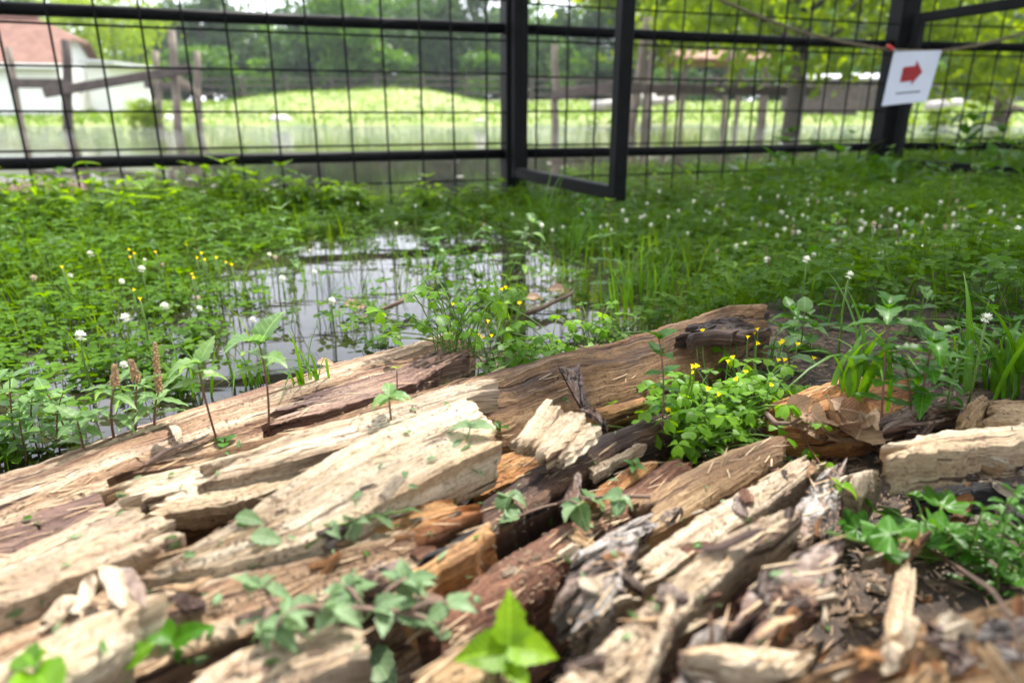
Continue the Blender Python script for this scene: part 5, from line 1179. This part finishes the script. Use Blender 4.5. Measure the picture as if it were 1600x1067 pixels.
def post(label, p, w, hgt, rot, bolts):
    t = thing('fence_post', label, 'post', (p[0], p[1], -.12)); t.rotation_euler.z = rot
    link('shaft', new_mesh('shaft', *box_arrays((0, 0, hgt / 2), (w, w, hgt), None, .004), M['steel']), t)
    link('cap', new_mesh('cap', *box_arrays((0, 0, hgt + .003), (w + .006, w + .006, .012), None, .003), M['steel']), t)
    for z, sx in bolts:
        o = link('bolt', new_mesh('bolt', *tube([(0, 0, 0), (0, -.006, 0), (0, -.008, 0)], (.0065, .0065, .003), 10), M['bolt'], False), t); o.location = (sx, -w / 2 + .001, z + .12)
post('square black steel post carrying the near gate leaf', PA, .078, 1.75, .3, [(ZU + .0, .012), (ZL - .06, -.016)])
post('square black steel post behind the arrow sign', PB, .085, 1.75, .2, [(ZU + .2, 0)])
def gate(label, h0, h1, zb, zt, w=.036):
    base = np.array([h0[0], h0[1], zb]); t = thing('gate_leaf', label, 'gate', base); a = np.array([*h0, 0.]); b = np.array([*h1, 0.]); d = (b - a) / np.linalg.norm(b - a)
    Z = np.array([0, 0, 1.])
    for z, nm in ((zb, 'bottom_bar'), (zt, 'top_bar')): part(nm, bar(a + d * (w / 2) + Z * z, b - d * (w / 2) + Z * z, w * .82, w, .003), M['steel'], t, False, base)
    for q, nm in ((a, 'hinge_stile'), (b, 'end_stile')): part(nm, bar(q + Z * (zb - w / 2), q + Z * (zt + w / 2), w, w, .003, (d[0], d[1], 0)), M['steel'], t, False, base)
    for z in (zb + .06, zt - .06): part('hinge', tube([a - d * .04 + Z * (z - .03), a - d * .04 + Z * (z + .03)], .010, 10), M['steel'], t, True, base)
    return t
ga0 = PA + np.array([.012, -.06]); ga1 = at_z(964, 301, .110)[:2]
gate('narrow black gate leaf swung open towards the logs', ga0, ga1, .108, 1.02)
gb0 = PB + np.array([.03, -.07]); gb1 = at_z(1690, 277, .105)[:2]
gate('black gate leaf swung open under the rope past the arrow sign', gb0, gb1, .105, .672)
# rope
rp = [np.array([ga1[0], ga1[1], .93]), at_y(1050, -48, 2.25), at_y(1120, -2, 2.5), at_y(1180, 24, 2.65), at_y(1250, 50, 2.8), at_y(1320, 67, 2.9), at_y(1395, 79, 2.965), at_y(1470, 81, 2.97), at_y(1535, 70, 2.93), at_y(1600, 53, 2.85), np.array([gb1[0] * .99, gb1[1], .69])]
rp = resample(np.array(rp), 90)
o = link('rope', new_mesh('rope', *(lambda vf: (vf[0] - rp[0], vf[1]))(join([tube(rp + .003 * np.stack([np.cos(np.arange(90) * 1.1 + ph), np.zeros(90), np.sin(np.arange(90) * 1.1 + ph)], 1), .0037, 7) for ph in (0, 2.1, 4.2)])), M['rope'], True)); o.location = rp[0].tolist(); tag(o, 'twisted hemp rope slung between the gates', 'rope')
# sign
sg = [at_y(1397, 81, 2.94), at_y(1472, 79, 2.95), at_y(1448, 159, 2.90), at_y(1378, 166, 2.89)]
sgb = sg[3]; st_ = thing('arrow_sign', 'white paper sign with a red arrow hanging from the rope', 'sign', sgb)
def sp(u, v, d=0.):
    p = sg[3] * (1 - u) * (1 - v) + sg[2] * u * (1 - v) + sg[1] * u * v + sg[0] * (1 - u) * v; nn = np.cross(sg[2] - sg[3], sg[0] - sg[3]); nn /= np.linalg.norm(nn)
    return p + nn * (d + .006 * math.sin(u * 3.1) * (1 - v))
def sheet(name, uvs, faces, d, th, mat):
    V = [sp(u, v, d) for u, v in uvs] + [sp(u, v, d - th) for u, v in uvs]; k = len(uvs); Fc = [tuple(f) for f in faces] + [tuple(i + k for i in f[::-1]) for f in faces]
    part(name, (np.array(V), Fc), mat, st_, False, sgb)
gu = [(i / 8, j / 8) for j in range(9) for i in range(9)]; gf = [(j * 9 + i, j * 9 + i + 1, j * 9 + i + 10, j * 9 + i + 9) for j in range(8) for i in range(8)]
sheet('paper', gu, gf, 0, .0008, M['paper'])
ua = [(.27, .415), (.27, .70), (.52, .715), (.52, .82), (.705, .59), (.52, .345), (.52, .43)]
sheet('printed_arrow', ua, [(0, 6, 2, 1), (3, 2, 6, 5, 4)], .0015, .0006, M['ink_red'])
cu = []; cf = []; u = .24
random.seed(5)
while u < .75:
    w = random.uniform(.012, .03); b0 = len(cu); cu += [(u, .195), (u + w, .197), (u + w, .22 + .008 * random.random()), (u, .22)]; cf.append((b0, b0 + 1, b0 + 2, b0 + 3)); u += w + .008
sheet('caption_line', cu, cf, .0015, .0006, M['ink_black'])
cp = at_y(1393, 76, 2.935); t = thing('rope_clip', 'small red clip holding the arrow sign on the rope', 'clip', cp)
part('jaw', bar(cp + [-.018, 0, .012], cp + [.008, 0, -.004], .012, .012, .002), M['clip'], t, False, cp); part('spring', tube([cp + [.004, -.01, -.006], cp + [.018, -.01, -.012]], .004, 8), M['bolt'], t, True, cp)

# ------------------------------------------------------------------ beyond the pen: broken timber fences, house, trees
def timber(name, p0, p1, w, h, mat, parent, base):
    V, Fc = bar(p0, p1, w, h, min(w, h) * .12); return part(name, (V + (RNG.random(V.shape) - .5) * w * .06, Fc), mat, parent, False, base)
def pole_at(label, bpx, tpx, Y, w, group=None, mat='oldwood'):
    b = at_y(*bpx, Y); b[2] = min(float(terrain(b[0], b[1])), b[2]) - .15; tp = at_y(*tpx, Y); pts = np.linspace(b, tp, 6); pts[1:-1, 0] += (RNG.random(4) - .5) * w * .3
    t = link('fence_stake', new_mesh('fence_stake', *(lambda vf: (vf[0] - b, vf[1]))(tube(pts, np.linspace(w * .55, w * .45, 6), 9)), M[mat], True)); t.location = b.tolist(); tag(t, label, 'post', group); return t
YF = 16.0
pole_at('leaning wooden stake before the white house wall', (28,172), (12,74), YF, .14)
pole_at('thick dark stake crossed by the sagging rail', (99,188), (102,62), YF, .2, mat='oldwood2')
pole_at('tall pale stake carrying the raised rail end', (273,190), (268,48), YF, .17)
pole_at('short stake at the tip of the raised rail', (306,178), (307,80), YF + 1, .16)
pole_at('short stake behind the raised rail', (243,160), (243,80), YF + 3, .16)
pole_at('tall grey stake beside the near gate leaf', (869,186), (867,70), YF, .16)
pole_at('leaning reddish stake holding the middle rail', (984,198), (1012,28), YF - 1, .2)
pole_at('slim stake behind the near gate leaf', (1012,170), (1022,10), YF + 2, .14)
pole_at('slim stake under the feeder roof', (1132,165), (1142,75), YF + 2, .13)
pole_at('second slim stake under the feeder roof', (1192,180), (1200,90), YF + 1, .16)
def rail_at(label, a, b, Y0, Y1, w, h, mat='oldwood2'):
    p0 = at_y(*a, Y0); p1 = at_y(*b, Y1); V, Fc = bar(p0, p1, w, h, .015); o = link('fence_rail', new_mesh('fence_rail', V - p0, Fc, M[mat])); o.location = p0.tolist(); tag(o, label, 'fence')
rail_at('sagging dark rail sloping up to the tall pale stake', (68,146), (300,107), YF - .2, YF - .2, .06, .20)
rail_at('dark level rail before the white house', (16,130), (108,131), YF - .1, YF - .1, .06, .20)
rail_at('broken rail sloping down from the tall pale stake', (270,118), (312,148), YF + .2, YF + .9, .05, .16, 'oldwood')
rail_at('old rail end behind the raised rail', (225,132), (310,140), YF + 3, YF + 3, .06, .18)
rail_at('dark rail rising towards the leaning reddish stake', (862,150), (990,132), YF - .1, YF - 1.1, .07, .22)
rail_at('long dark level rail past the leaning stake', (985,138), (1282,143), YF - 1.1, YF - 1.0, .07, .20)
# log and stones on the bank
for (x, y, s, lb) in [(258,177,.28,'small heap of rubble on the bank by the tall pale stake'), (436,166,.25,'brown lump lying at the foot of the mound'), (750,172,.14,'little pale stone on the bank')]:
    b = at_y(x, y, 23); b[2] = float(terrain(b[0], b[1])); V = []; 
    th = np.linspace(0, math.pi, 8); ph = np.linspace(0, 2 * math.pi, 13)[:-1]
    V = np.array([(math.sin(a) * math.cos(p) * 1.5, math.sin(a) * math.sin(p), math.cos(a) * .7) for a in th for p in ph]); V *= (1 + .35 * (fbm(V[:, 0] * 2 + x, V[:, 1] * 2 + V[:, 2], 3, 3) - .45))[:, None] * s
    Fc = [(i * 12 + j, i * 12 + (j + 1) % 12, (i + 1) * 12 + (j + 1) % 12, (i + 1) * 12 + j) for i in range(7) for j in range(12)]
    o = link('boulder', new_mesh('boulder', V, Fc, M['stone'], True)); o.location = b.tolist(); tag(o, lb, 'stone')
for (a, b, r_, lb) in [((925,166), (1052,157), .16, 'pale fallen trunk lying on the far bank'), ((985,158), (1020,152), .16, 'white end of a trunk on the far bank'), ((1450,166), (1500,160), .14, 'pale fallen trunk on the bank past the arrow sign')]:
    p0 = at_y(*a, 22.5); p1 = at_y(*b, 23.2); pts = np.linspace(p0, p1, 7); o = link('fallen_log', new_mesh('fallen_log', *(lambda vf: (vf[0] - p0, vf[1]))(tube(pts, np.linspace(r_, r_ * .8, 7) * (1 + .2 * (RNG.random(7) - .5)), 10)), M['stone'], True)); o.location = p0.tolist(); tag(o, lb, 'log')
# split stump past the sign
p0 = at_y(1566, 172, 14.); o = link('stump', new_mesh('stump', *(lambda vf: (vf[0] - p0, vf[1]))(join([tube([p0 + [0, 0, -.3], p0 + [-.02, 0, .2], p0 + [-.1, 0, .45]], (.16, .13, .07), 9), tube([p0 + [.05, 0, -.2], p0 + [.2, 0, .06], p0 + [.42, 0, .0]], (.1, .07, .05), 8)])), M['oldwood'], True)); o.location = p0.tolist(); tag(o, 'pale broken stump on the bank past the arrow sign', 'stump')
# feeder roof and sheds
def shed(name, label, x0, x1, ytop, ymid, ybot, Y, roofm, wallm, deep=3., legs=False):
    a = at_y(x0, ymid, Y); b = at_y(x1, ymid, Y); zt = at_y(x0, ytop, Y)[2]; z0 = at_y(x0, ybot, Y)[2] - .8; base = np.array([a[0], Y, z0]); t = thing(name, label, 'building', base); W = b[0] - a[0]
    if legs:
        for dx in (.06, W - .06):
            for dy in (.05, deep - .05): part('leg', bar(base + [dx, dy, 0], base + [dx, dy, a[2] - z0], .12, .12, .01, (0, 1, 0)), wallm, t, False, base)
    else:
        part('wall', box_arrays((a[0] + W / 2, Y + deep / 2, (z0 + a[2]) / 2), (W * .94, deep * .94, a[2] - z0), None, .02), wallm, t, False, base)
    q = [(a[0] - .1, Y - .15, a[2]), (b[0] + .1, Y - .15, a[2]), (b[0] + .1, Y + deep / 2, zt), (a[0] - .1, Y + deep / 2, zt), (a[0] - .1, Y + deep + .15, a[2]), (b[0] + .1, Y + deep + .15, a[2])]
    V = np.array(q + [(x, y, z - .07) for x, y, z in q]); part('roof', (V, [(0, 1, 2, 3), (3, 2, 5, 4), (6, 9, 8, 7), (9, 10, 11, 8), (0, 6, 7, 1), (4, 5, 11, 10), (0, 3, 9, 6), (3, 4, 10, 9), (1, 7, 8, 2), (2, 8, 11, 5)]), roofm, t, False, base)
    return t
M['feeder'] = plain_mat('feeder_roof_boards', (.30, .16, .10), .85, .35, 5)
shed('hay_feeder', 'open hay feeder with a brown roof on legs', 1068, 1202, 74, 92, 165, 20., M['feeder'], M['oldwood'], 2.2, True)
shed('shed', 'dark timber shed with a whitish roof behind the rails', 1268, 1352, 113, 122, 165, 27., M['shedroof'], M['oldwood2'], 3.)
shed('shed', 'small dark shed with a whitish roof beside the far post', 1350, 1440, 112, 122, 165, 30., M['shedroof'], M['oldwood2'], 3.)
# far paddock fence
def paddock(label, xa, xb, y, Y):
    a = at_y(xa, y, Y); b = at_y(xb, y, Y); n = int((b[0] - a[0]) / 2.2) + 1; base = np.array([a[0], Y, float(terrain(a[0], Y))]); t = thing('paddock_fence', label, 'fence', base)
    for z in (.35, .75, 1.1): part('rail', bar([a[0], Y, base[2] + z], [b[0], Y, base[2] + z + .05], .05, .08, .01), M['oldwood2'], t, False, base)
    for i in range(n):
        x = a[0] + (b[0] - a[0]) * i / max(1, n - 1); part('post', bar([x, Y + .08, base[2] - .6], [x, Y + .08, base[2] + 1.3], .12, .12, .01, (0, 1, 0)), M['oldwood2'], t, False, base)
paddock('dark paddock fence behind the grassy mound', 310, 800, 150, 40.)
paddock('dark paddock fence behind the hay feeder', 830, 1480, 150, 38.)
# white house
def house():
    Y = 27.; a = at_y(-110, 97, Y); b = at_y(84, 97, Y); zt = at_y(40, 31, Y + 2.4)[2]; ze = a[2]; z0 = at_y(0, 172, Y)[2] - .8; dp = 5.0
    base = np.array([b[0], Y, z0]); t = thing('house', 'white cottage with a red tiled half-hipped roof beyond the pen', 'house', base)
    x0, x1 = a[0], b[0]; V = np.array([(x0, Y, z0), (x1, Y, z0), (x1, Y + dp, z0), (x0, Y + dp, z0), (x0, Y, ze), (x1, Y, ze), (x1, Y + dp, ze), (x0, Y + dp, ze), (x1, Y + dp / 2, ze + (zt - ze) * .62), (x0, Y + dp / 2, ze + (zt - ze) * .62), (x1, Y + dp * .3, ze + (zt - ze) * .62), (x1, Y + dp * .7, ze + (zt - ze) * .62)])
    part('wall', (V, [(0, 1, 5, 4), (1, 2, 6, 11, 10, 5), (2, 3, 7, 6), (3, 0, 4, 7)]), M['plaster'], t, False, base)
    o_ = .35; rx = x1 - 1.0
    P = [(x0 - o_, Y - o_, ze - .1), (x1 + o_, Y - o_, ze - .1), (x1 + o_, Y + dp * .28, ze + (zt - ze) * .58), (rx, Y + dp / 2, zt), (x0 - o_, Y + dp / 2, zt), (x1 + o_, Y + dp * .72, ze + (zt - ze) * .58), (x1 + o_, Y + dp + o_, ze - .1), (x0 - o_, Y + dp + o_, ze - .1)]
    V = np.array(P + [(x, y, z - .12) for x, y, z in P]); Fc = [(0, 1, 2, 3, 4), (2, 5, 3), (3, 5, 6, 7, 4)]; n = 8
    Fc += [tuple(i + n for i in f[::-1]) for f in Fc] + [(0, 8, 9, 1), (1, 9, 10, 2), (2, 10, 13, 5), (5, 13, 14, 6), (6, 14, 15, 7), (7, 15, 12, 4), (4, 12, 8, 0)]
    uv = np.stack([V[:, 0], (V[:, 2] - ze) * 1.7], 1); r_ = link('roof', new_mesh('roof', V - base, Fc, M['tiles'], False, uv), t)
    part('ridge_cap', tube([np.array(P[4]) + [0, 0, .03], np.array(P[3]) + [0, 0, .03]], .1, 8), M['tiles'], r_, True, base)
    part('fascia', box_arrays(((x0 + x1) / 2, Y - o_ - .02, ze - .17), (x1 - x0 + 2 * o_, .04, .18), None, .005), M['plaster'], t, False, base)
    part('door', box_arrays((x0 + 1.2, Y - .02, z0 + 1.4), (1.0, .06, 2.0), None, .01), M['oldwood'], t, False, base)
    t.rotation_euler.z = R(15)
    # annex
    c = at_y(185, 104, Y + 1.5)[0]; base2 = np.array([x1, Y + 1.5, z0]); t2 = thing('annex', 'low white outbuilding with a pale sheet roof beside the cottage', 'building', base2); zz = at_y(150, 100, Y + 1.5)[2]
    part('wall', box_arrays(((x1 + c - .5) / 2 + .1, Y + 3.2, (z0 + zz) / 2), (c - x1 - .7, 3.2, zz - z0), None, .01), M['plaster'], t2, False, base2)
    part('roof', box_arrays(((x1 + c) / 2 + .1, Y + 3.1, zz + .06), (c - x1 - .2, 3.8, .12), np.array(Matrix.Rotation(R(4), 3, 'Y')), .02), M['shedroof'], t2, False, base2)
house()

# trees
def crown_mesh(name, nleaf, clumps, size, mat, seed, rad=(1, 1, 1), lo=-1.):
    r = np.random.default_rng(seed); C = []
    while len(C) < clumps:
        p = r.uniform(-1, 1, 3); q = np.linalg.norm(p)
        if q < 1 and q > .35 and p[2] > lo: C.append(p)
    C = np.array(C); sg_ = r.uniform(.10, .22, clumps); w = r.integers(0, clumps, nleaf)
    P = (C[w] + r.normal(0, 1, (nleaf, 3)) * sg_[w][:, None] * np.array([1, 1, .7])) * np.array(rad)
    a = r.normal(0, 1, (nleaf, 3)); a /= np.linalg.norm(a, axis=1)[:, None]; b = np.cross(a, r.normal(0, 1, (nleaf, 3))); b /= np.linalg.norm(b, axis=1)[:, None]
    s = size * r.uniform(.6, 1.4, nleaf)[:, None]
    V = np.stack([P - a * s, P + b * s * .45, P + a * s, P - b * s * .45], 1).reshape(-1, 3); k = np.arange(nleaf)[:, None] * 4
    return new_mesh(name, V, k + np.array([[0, 1, 2, 3]]), M[mat], False, None, np.clip(r.random(nleaf) * .5 + r.random(clumps)[w] * .5, 0, 1)), C * np.array(rad)
CROWNS = {}
def tree(label, x, y, hgt, rad, crz, mat, seed, name='tree', group=None, trunk=.16, nleaf=9000, leafsize=.16, clumps=46, lo=-1., lean=0.):
    z0 = float(terrain(x, y)) - .2; base = np.array([x, y, z0]); t = thing(name, label, 'tree', base, group)
    key = (mat, seed, rad, crz, nleaf); me, C = crown_mesh('crown', nleaf, clumps, leafsize, mat, seed, (rad, rad, crz), lo)
    cz = hgt - crz; o = link('crown', me, t); o.location = (lean, 0, cz)
    r = np.random.default_rng(seed + 5); top = np.array([lean, 0, hgt - crz * .5]); pts = bez((0, 0, 0), (lean * .2, r.uniform(-.2, .2), hgt * .4), top, 9); tb = [tube(pts, np.linspace(trunk * 1.15, trunk * .25, 9), 10)]
    for c in C[:14]:
        e = c * .85 + np.array([lean, 0, cz]); s = pts[min(7, max(3, int((e[2] / hgt) * 7)))]
        tb.append(tube(bez(s, (s + e) / 2 + np.array([0, 0, -.1 * rad]), e, 5), np.linspace(trunk * .35, trunk * .08, 5), 6))
    part('trunk', join(tb), M['treebark'], t, True)
    return t
# far wood
FAR = [(-120,60,13,5.2,5.6,'crown_d',201),(30,52,11,4.2,4.8,'crown_g',202),(230,66,11.5,5,5.4,'crown_d',203),(330,50,10,4.2,5.0,'crown_d',204),(430,55,10,4.6,5.2,'crown_g',205),(540,48,9.8,4.2,4.9,'crown_d',206),(640,54,10.6,5,5.4,'crown_g',207),(740,47,9.6,4.2,4.9,'crown_d',208),(830,56,9.8,4.6,5.0,'crown_g',209),(930,50,9.2,4.2,4.7,'crown_d',210),(1040,58,11,5,5.4,'crown_g',211),(1130,49,9.6,4,4.8,'crown_d',212),(1240,56,11,4.8,5.2,'crown_d',213),(1340,50,10.5,4.5,5.0,'crown_g',214),(1450,54,12,5,5.5,'crown_d',215),(1570,48,11,4.8,5.4,'crown_d',216),(1700,56,12,5,5.5,'crown_g',217)]
KIND = {'crown_d': 'dark blue-green tree in the wood behind the paddock fence', 'crown_g': 'mid-green leafy tree in the wood behind the paddock fence'}
for px, Y, h, r_, cz, mt, sd in FAR:
    h *= .74; cz *= .76; r_ *= .92
    x = at_y(px, 180, Y)[0]; tree(KIND[mt], x, Y, h, r_, cz, mt, sd, group='dark trees of the wood' if mt == 'crown_d' else 'green trees of the wood', trunk=.22, leafsize=.26, nleaf=8000)
tree('young yellow-green tree beside the white cottage', at_y(195, 180, 33)[0], 33, 5.0, 2.2, 1.9, 'crown_y', 221, leafsize=.09, nleaf=6000, trunk=.06)
tree('yellow-green sapling between the cottage and the tall pale stake', at_y(120, 180, 36)[0], 36, 5.4, 1.8, 1.9, 'crown_y', 222, leafsize=.09, nleaf=4500, trunk=.05)
tree('little yellow-green bush at the foot of the raised rail', at_y(225, 180, 19)[0], 19, 1.05, .42, .4, 'crown_y', 223, name='bush', leafsize=.05, nleaf=1500, trunk=.025)
tree('bright green round tree over the grassy mound', at_y(548, 180, 41)[0], 41, 6.0, 1.9, 2.3, 'crown_g', 224, leafsize=.15, nleaf=6000, trunk=.18)
tree('dark-trunked tree beyond the long level rail', at_y(1238, 180, 13.2)[0], 13.2, 5.8, 3.0, 2.2, 'crown_y', 225, leafsize=.11, nleaf=7000, trunk=.16, clumps=60)
tree('sunny yellow-leaved tree above the near gate leaf', at_y(1010, 180, 19)[0], 19, 5.6, 2.4, 1.7, 'crown_y', 226, leafsize=.12, nleaf=8000, trunk=.13)
tree('yellow-green tree overhanging the bank past the arrow sign', at_y(1730, 180, 12)[0], 12.0, 5.5, 2.9, 2.25, 'crown_y', 227, leafsize=.10, nleaf=8000, trunk=.15, clumps=60, lean=-1.6)
random.seed(230)
for i in range(34):
    px = -100 + 1800 * (i + random.random()) / 34; Y = random.uniform(41, 47); x = at_y(px, 150, Y)[0]
    bm_ = random.choice(('crown_g', 'crown_d')); hb_ = random.uniform(1.9, 3.4); lb_ = ('tall ' if hb_ > 2.65 else 'low ') + ('mid-green' if bm_ == 'crown_g' else 'dark blue-green'); tree(lb_ + ' bush along the foot of the far wood', x, Y, hb_, random.uniform(1.3, 2.1), random.uniform(1.0, 1.7), bm_, 240 + i, name='bush', group=lb_ + ' bushes at the foot of the wood', leafsize=.2, nleaf=2200, trunk=.06, clumps=22)
for i, (px, Y) in enumerate([(1400,23),(1480,22.6),(1560,22.4)]):
    x = at_y(px, 180, Y)[0]; tree('low bright bush at the water edge of the far bank', x, Y, .7, .55, .4, 'crown_y', 270 + i, name='bush', group='low bushes on the far bank', leafsize=.06, nleaf=1000, trunk=.03, clumps=16)
# the tree that shades the lawn: it stands just past the right edge of the view
tree('leafy shade tree standing beside the clover lawn', 4.4, 4.6, 7.4, 2.5, 1.9, 'crown_g', 300, leafsize=.085, nleaf=21000, trunk=.17, clumps=80, lean=-.4)
# unseen trees added behind and beside the camera to hold back sky light
tree('tall unseen tree added behind the wood heap to block sky light', 1.6, -4.6, 9.5, 4.0, 3.2, 'crown_g', 301, leafsize=.16, nleaf=12000, trunk=.22, clumps=70)
tree('broad unseen tree added behind the wood heap to block sky light', -4.6, -3.6, 8.8, 3.6, 3.0, 'crown_g', 302, leafsize=.16, nleaf=10000, trunk=.2, clumps=60)
tree('broad unseen tree added past the end of the cream plank to block sky light', 6.2, .2, 9.0, 3.6, 3.2, 'crown_g', 303, leafsize=.16, nleaf=12000, trunk=.22, clumps=70)

# crumbs of bark, rot and sawdust lying on the wood itself
n = 7500; CR = RNG.uniform(0, 1, (n, 2)); pos = []
for u, v in CR:
    px = 1600 * u; py = 560 + 520 * v
    if py < 765 - .30 * px: continue
    p, nr = hit(px, py)
    if p[2] < .035: continue
    pos.append(p)
pos = np.array(pos); m = len(pos); k = (fbm(pos[:, 0] * 22, pos[:, 1] * 22, 91, 3) > .43); pos = pos[k]; m = len(pos)
q = np.array([(-1, -.25, -.05), (.8, -.35, -.05), (1.1, .2, 0), (-.7, .3, 0), (.1, 0, .4)])
scatter('wood_crumbs', q, np.array([(0, 1, 4), (1, 2, 4), (2, 3, 4), (3, 0, 4)]), pos, RNG.normal(.7, 1.0, m), RNG.uniform(0, 6.3, m), np.abs(RNG.normal(.1, .25, m)), RNG.uniform(.0005, .0021, m) * np.where(RNG.random(m) < .06, 2.2, 1), M['litter'], 'crumbs of bark and rotten wood strewn over the logs', 'litter')
n = 1100; pos = []
for u, v in RNG.uniform(0, 1, (n, 2)):
    px = 1300 * u; py = 570 + 500 * v
    if py < 765 - .30 * px: continue
    p, nr = hit(px, py, .0008)
    if p[2] > .04 and nr[2] > .6: pos.append(p)
pos = np.array(pos); m = len(pos)
q = np.array([(-1, -.035, 0), (.2, -.05, .03), (1.1, .0, .07), (.1, .045, .03), (-.9, .03, 0), (0, 0, .06)])
scatter('wood_fibres', q, np.array([(0, 1, 5), (1, 2, 5), (2, 3, 5), (3, 4, 5), (4, 0, 5)]), pos, RNG.normal(.62, .3, m), RNG.uniform(0, 6.3, m), np.abs(RNG.normal(.0, .12, m)), RNG.uniform(.003, .011, m), M['fibre'], 'loose torn fibres along the split wood', 'litter')
# damp summer air over the whole place
hz = bpy.data.meshes.new('haze'); V, Fc = box_arrays((0, 29, 8.5), (150, 130, 20), None, 0); hz.from_pydata(V.tolist(), [], Fc); hz.update()
hm_ = bpy.data.materials.new('damp_air'); hm_.use_nodes = True; nt = hm_.node_tree; nt.nodes.clear(); out = nt.nodes.new('ShaderNodeOutputMaterial'); pv = nt.nodes.new('ShaderNodeVolumePrincipled')
pv.inputs['Color'].default_value = (.86, .93, 1, 1); pv.inputs['Density'].default_value = .0008; pv.inputs['Anisotropy'].default_value = .3; nt.links.new(pv.outputs[0], out.inputs['Volume'])
hz.materials.append(hm_); tag(link('haze', hz), 'pale damp summer air over the flooded pen', 'haze', None, 'stuff')
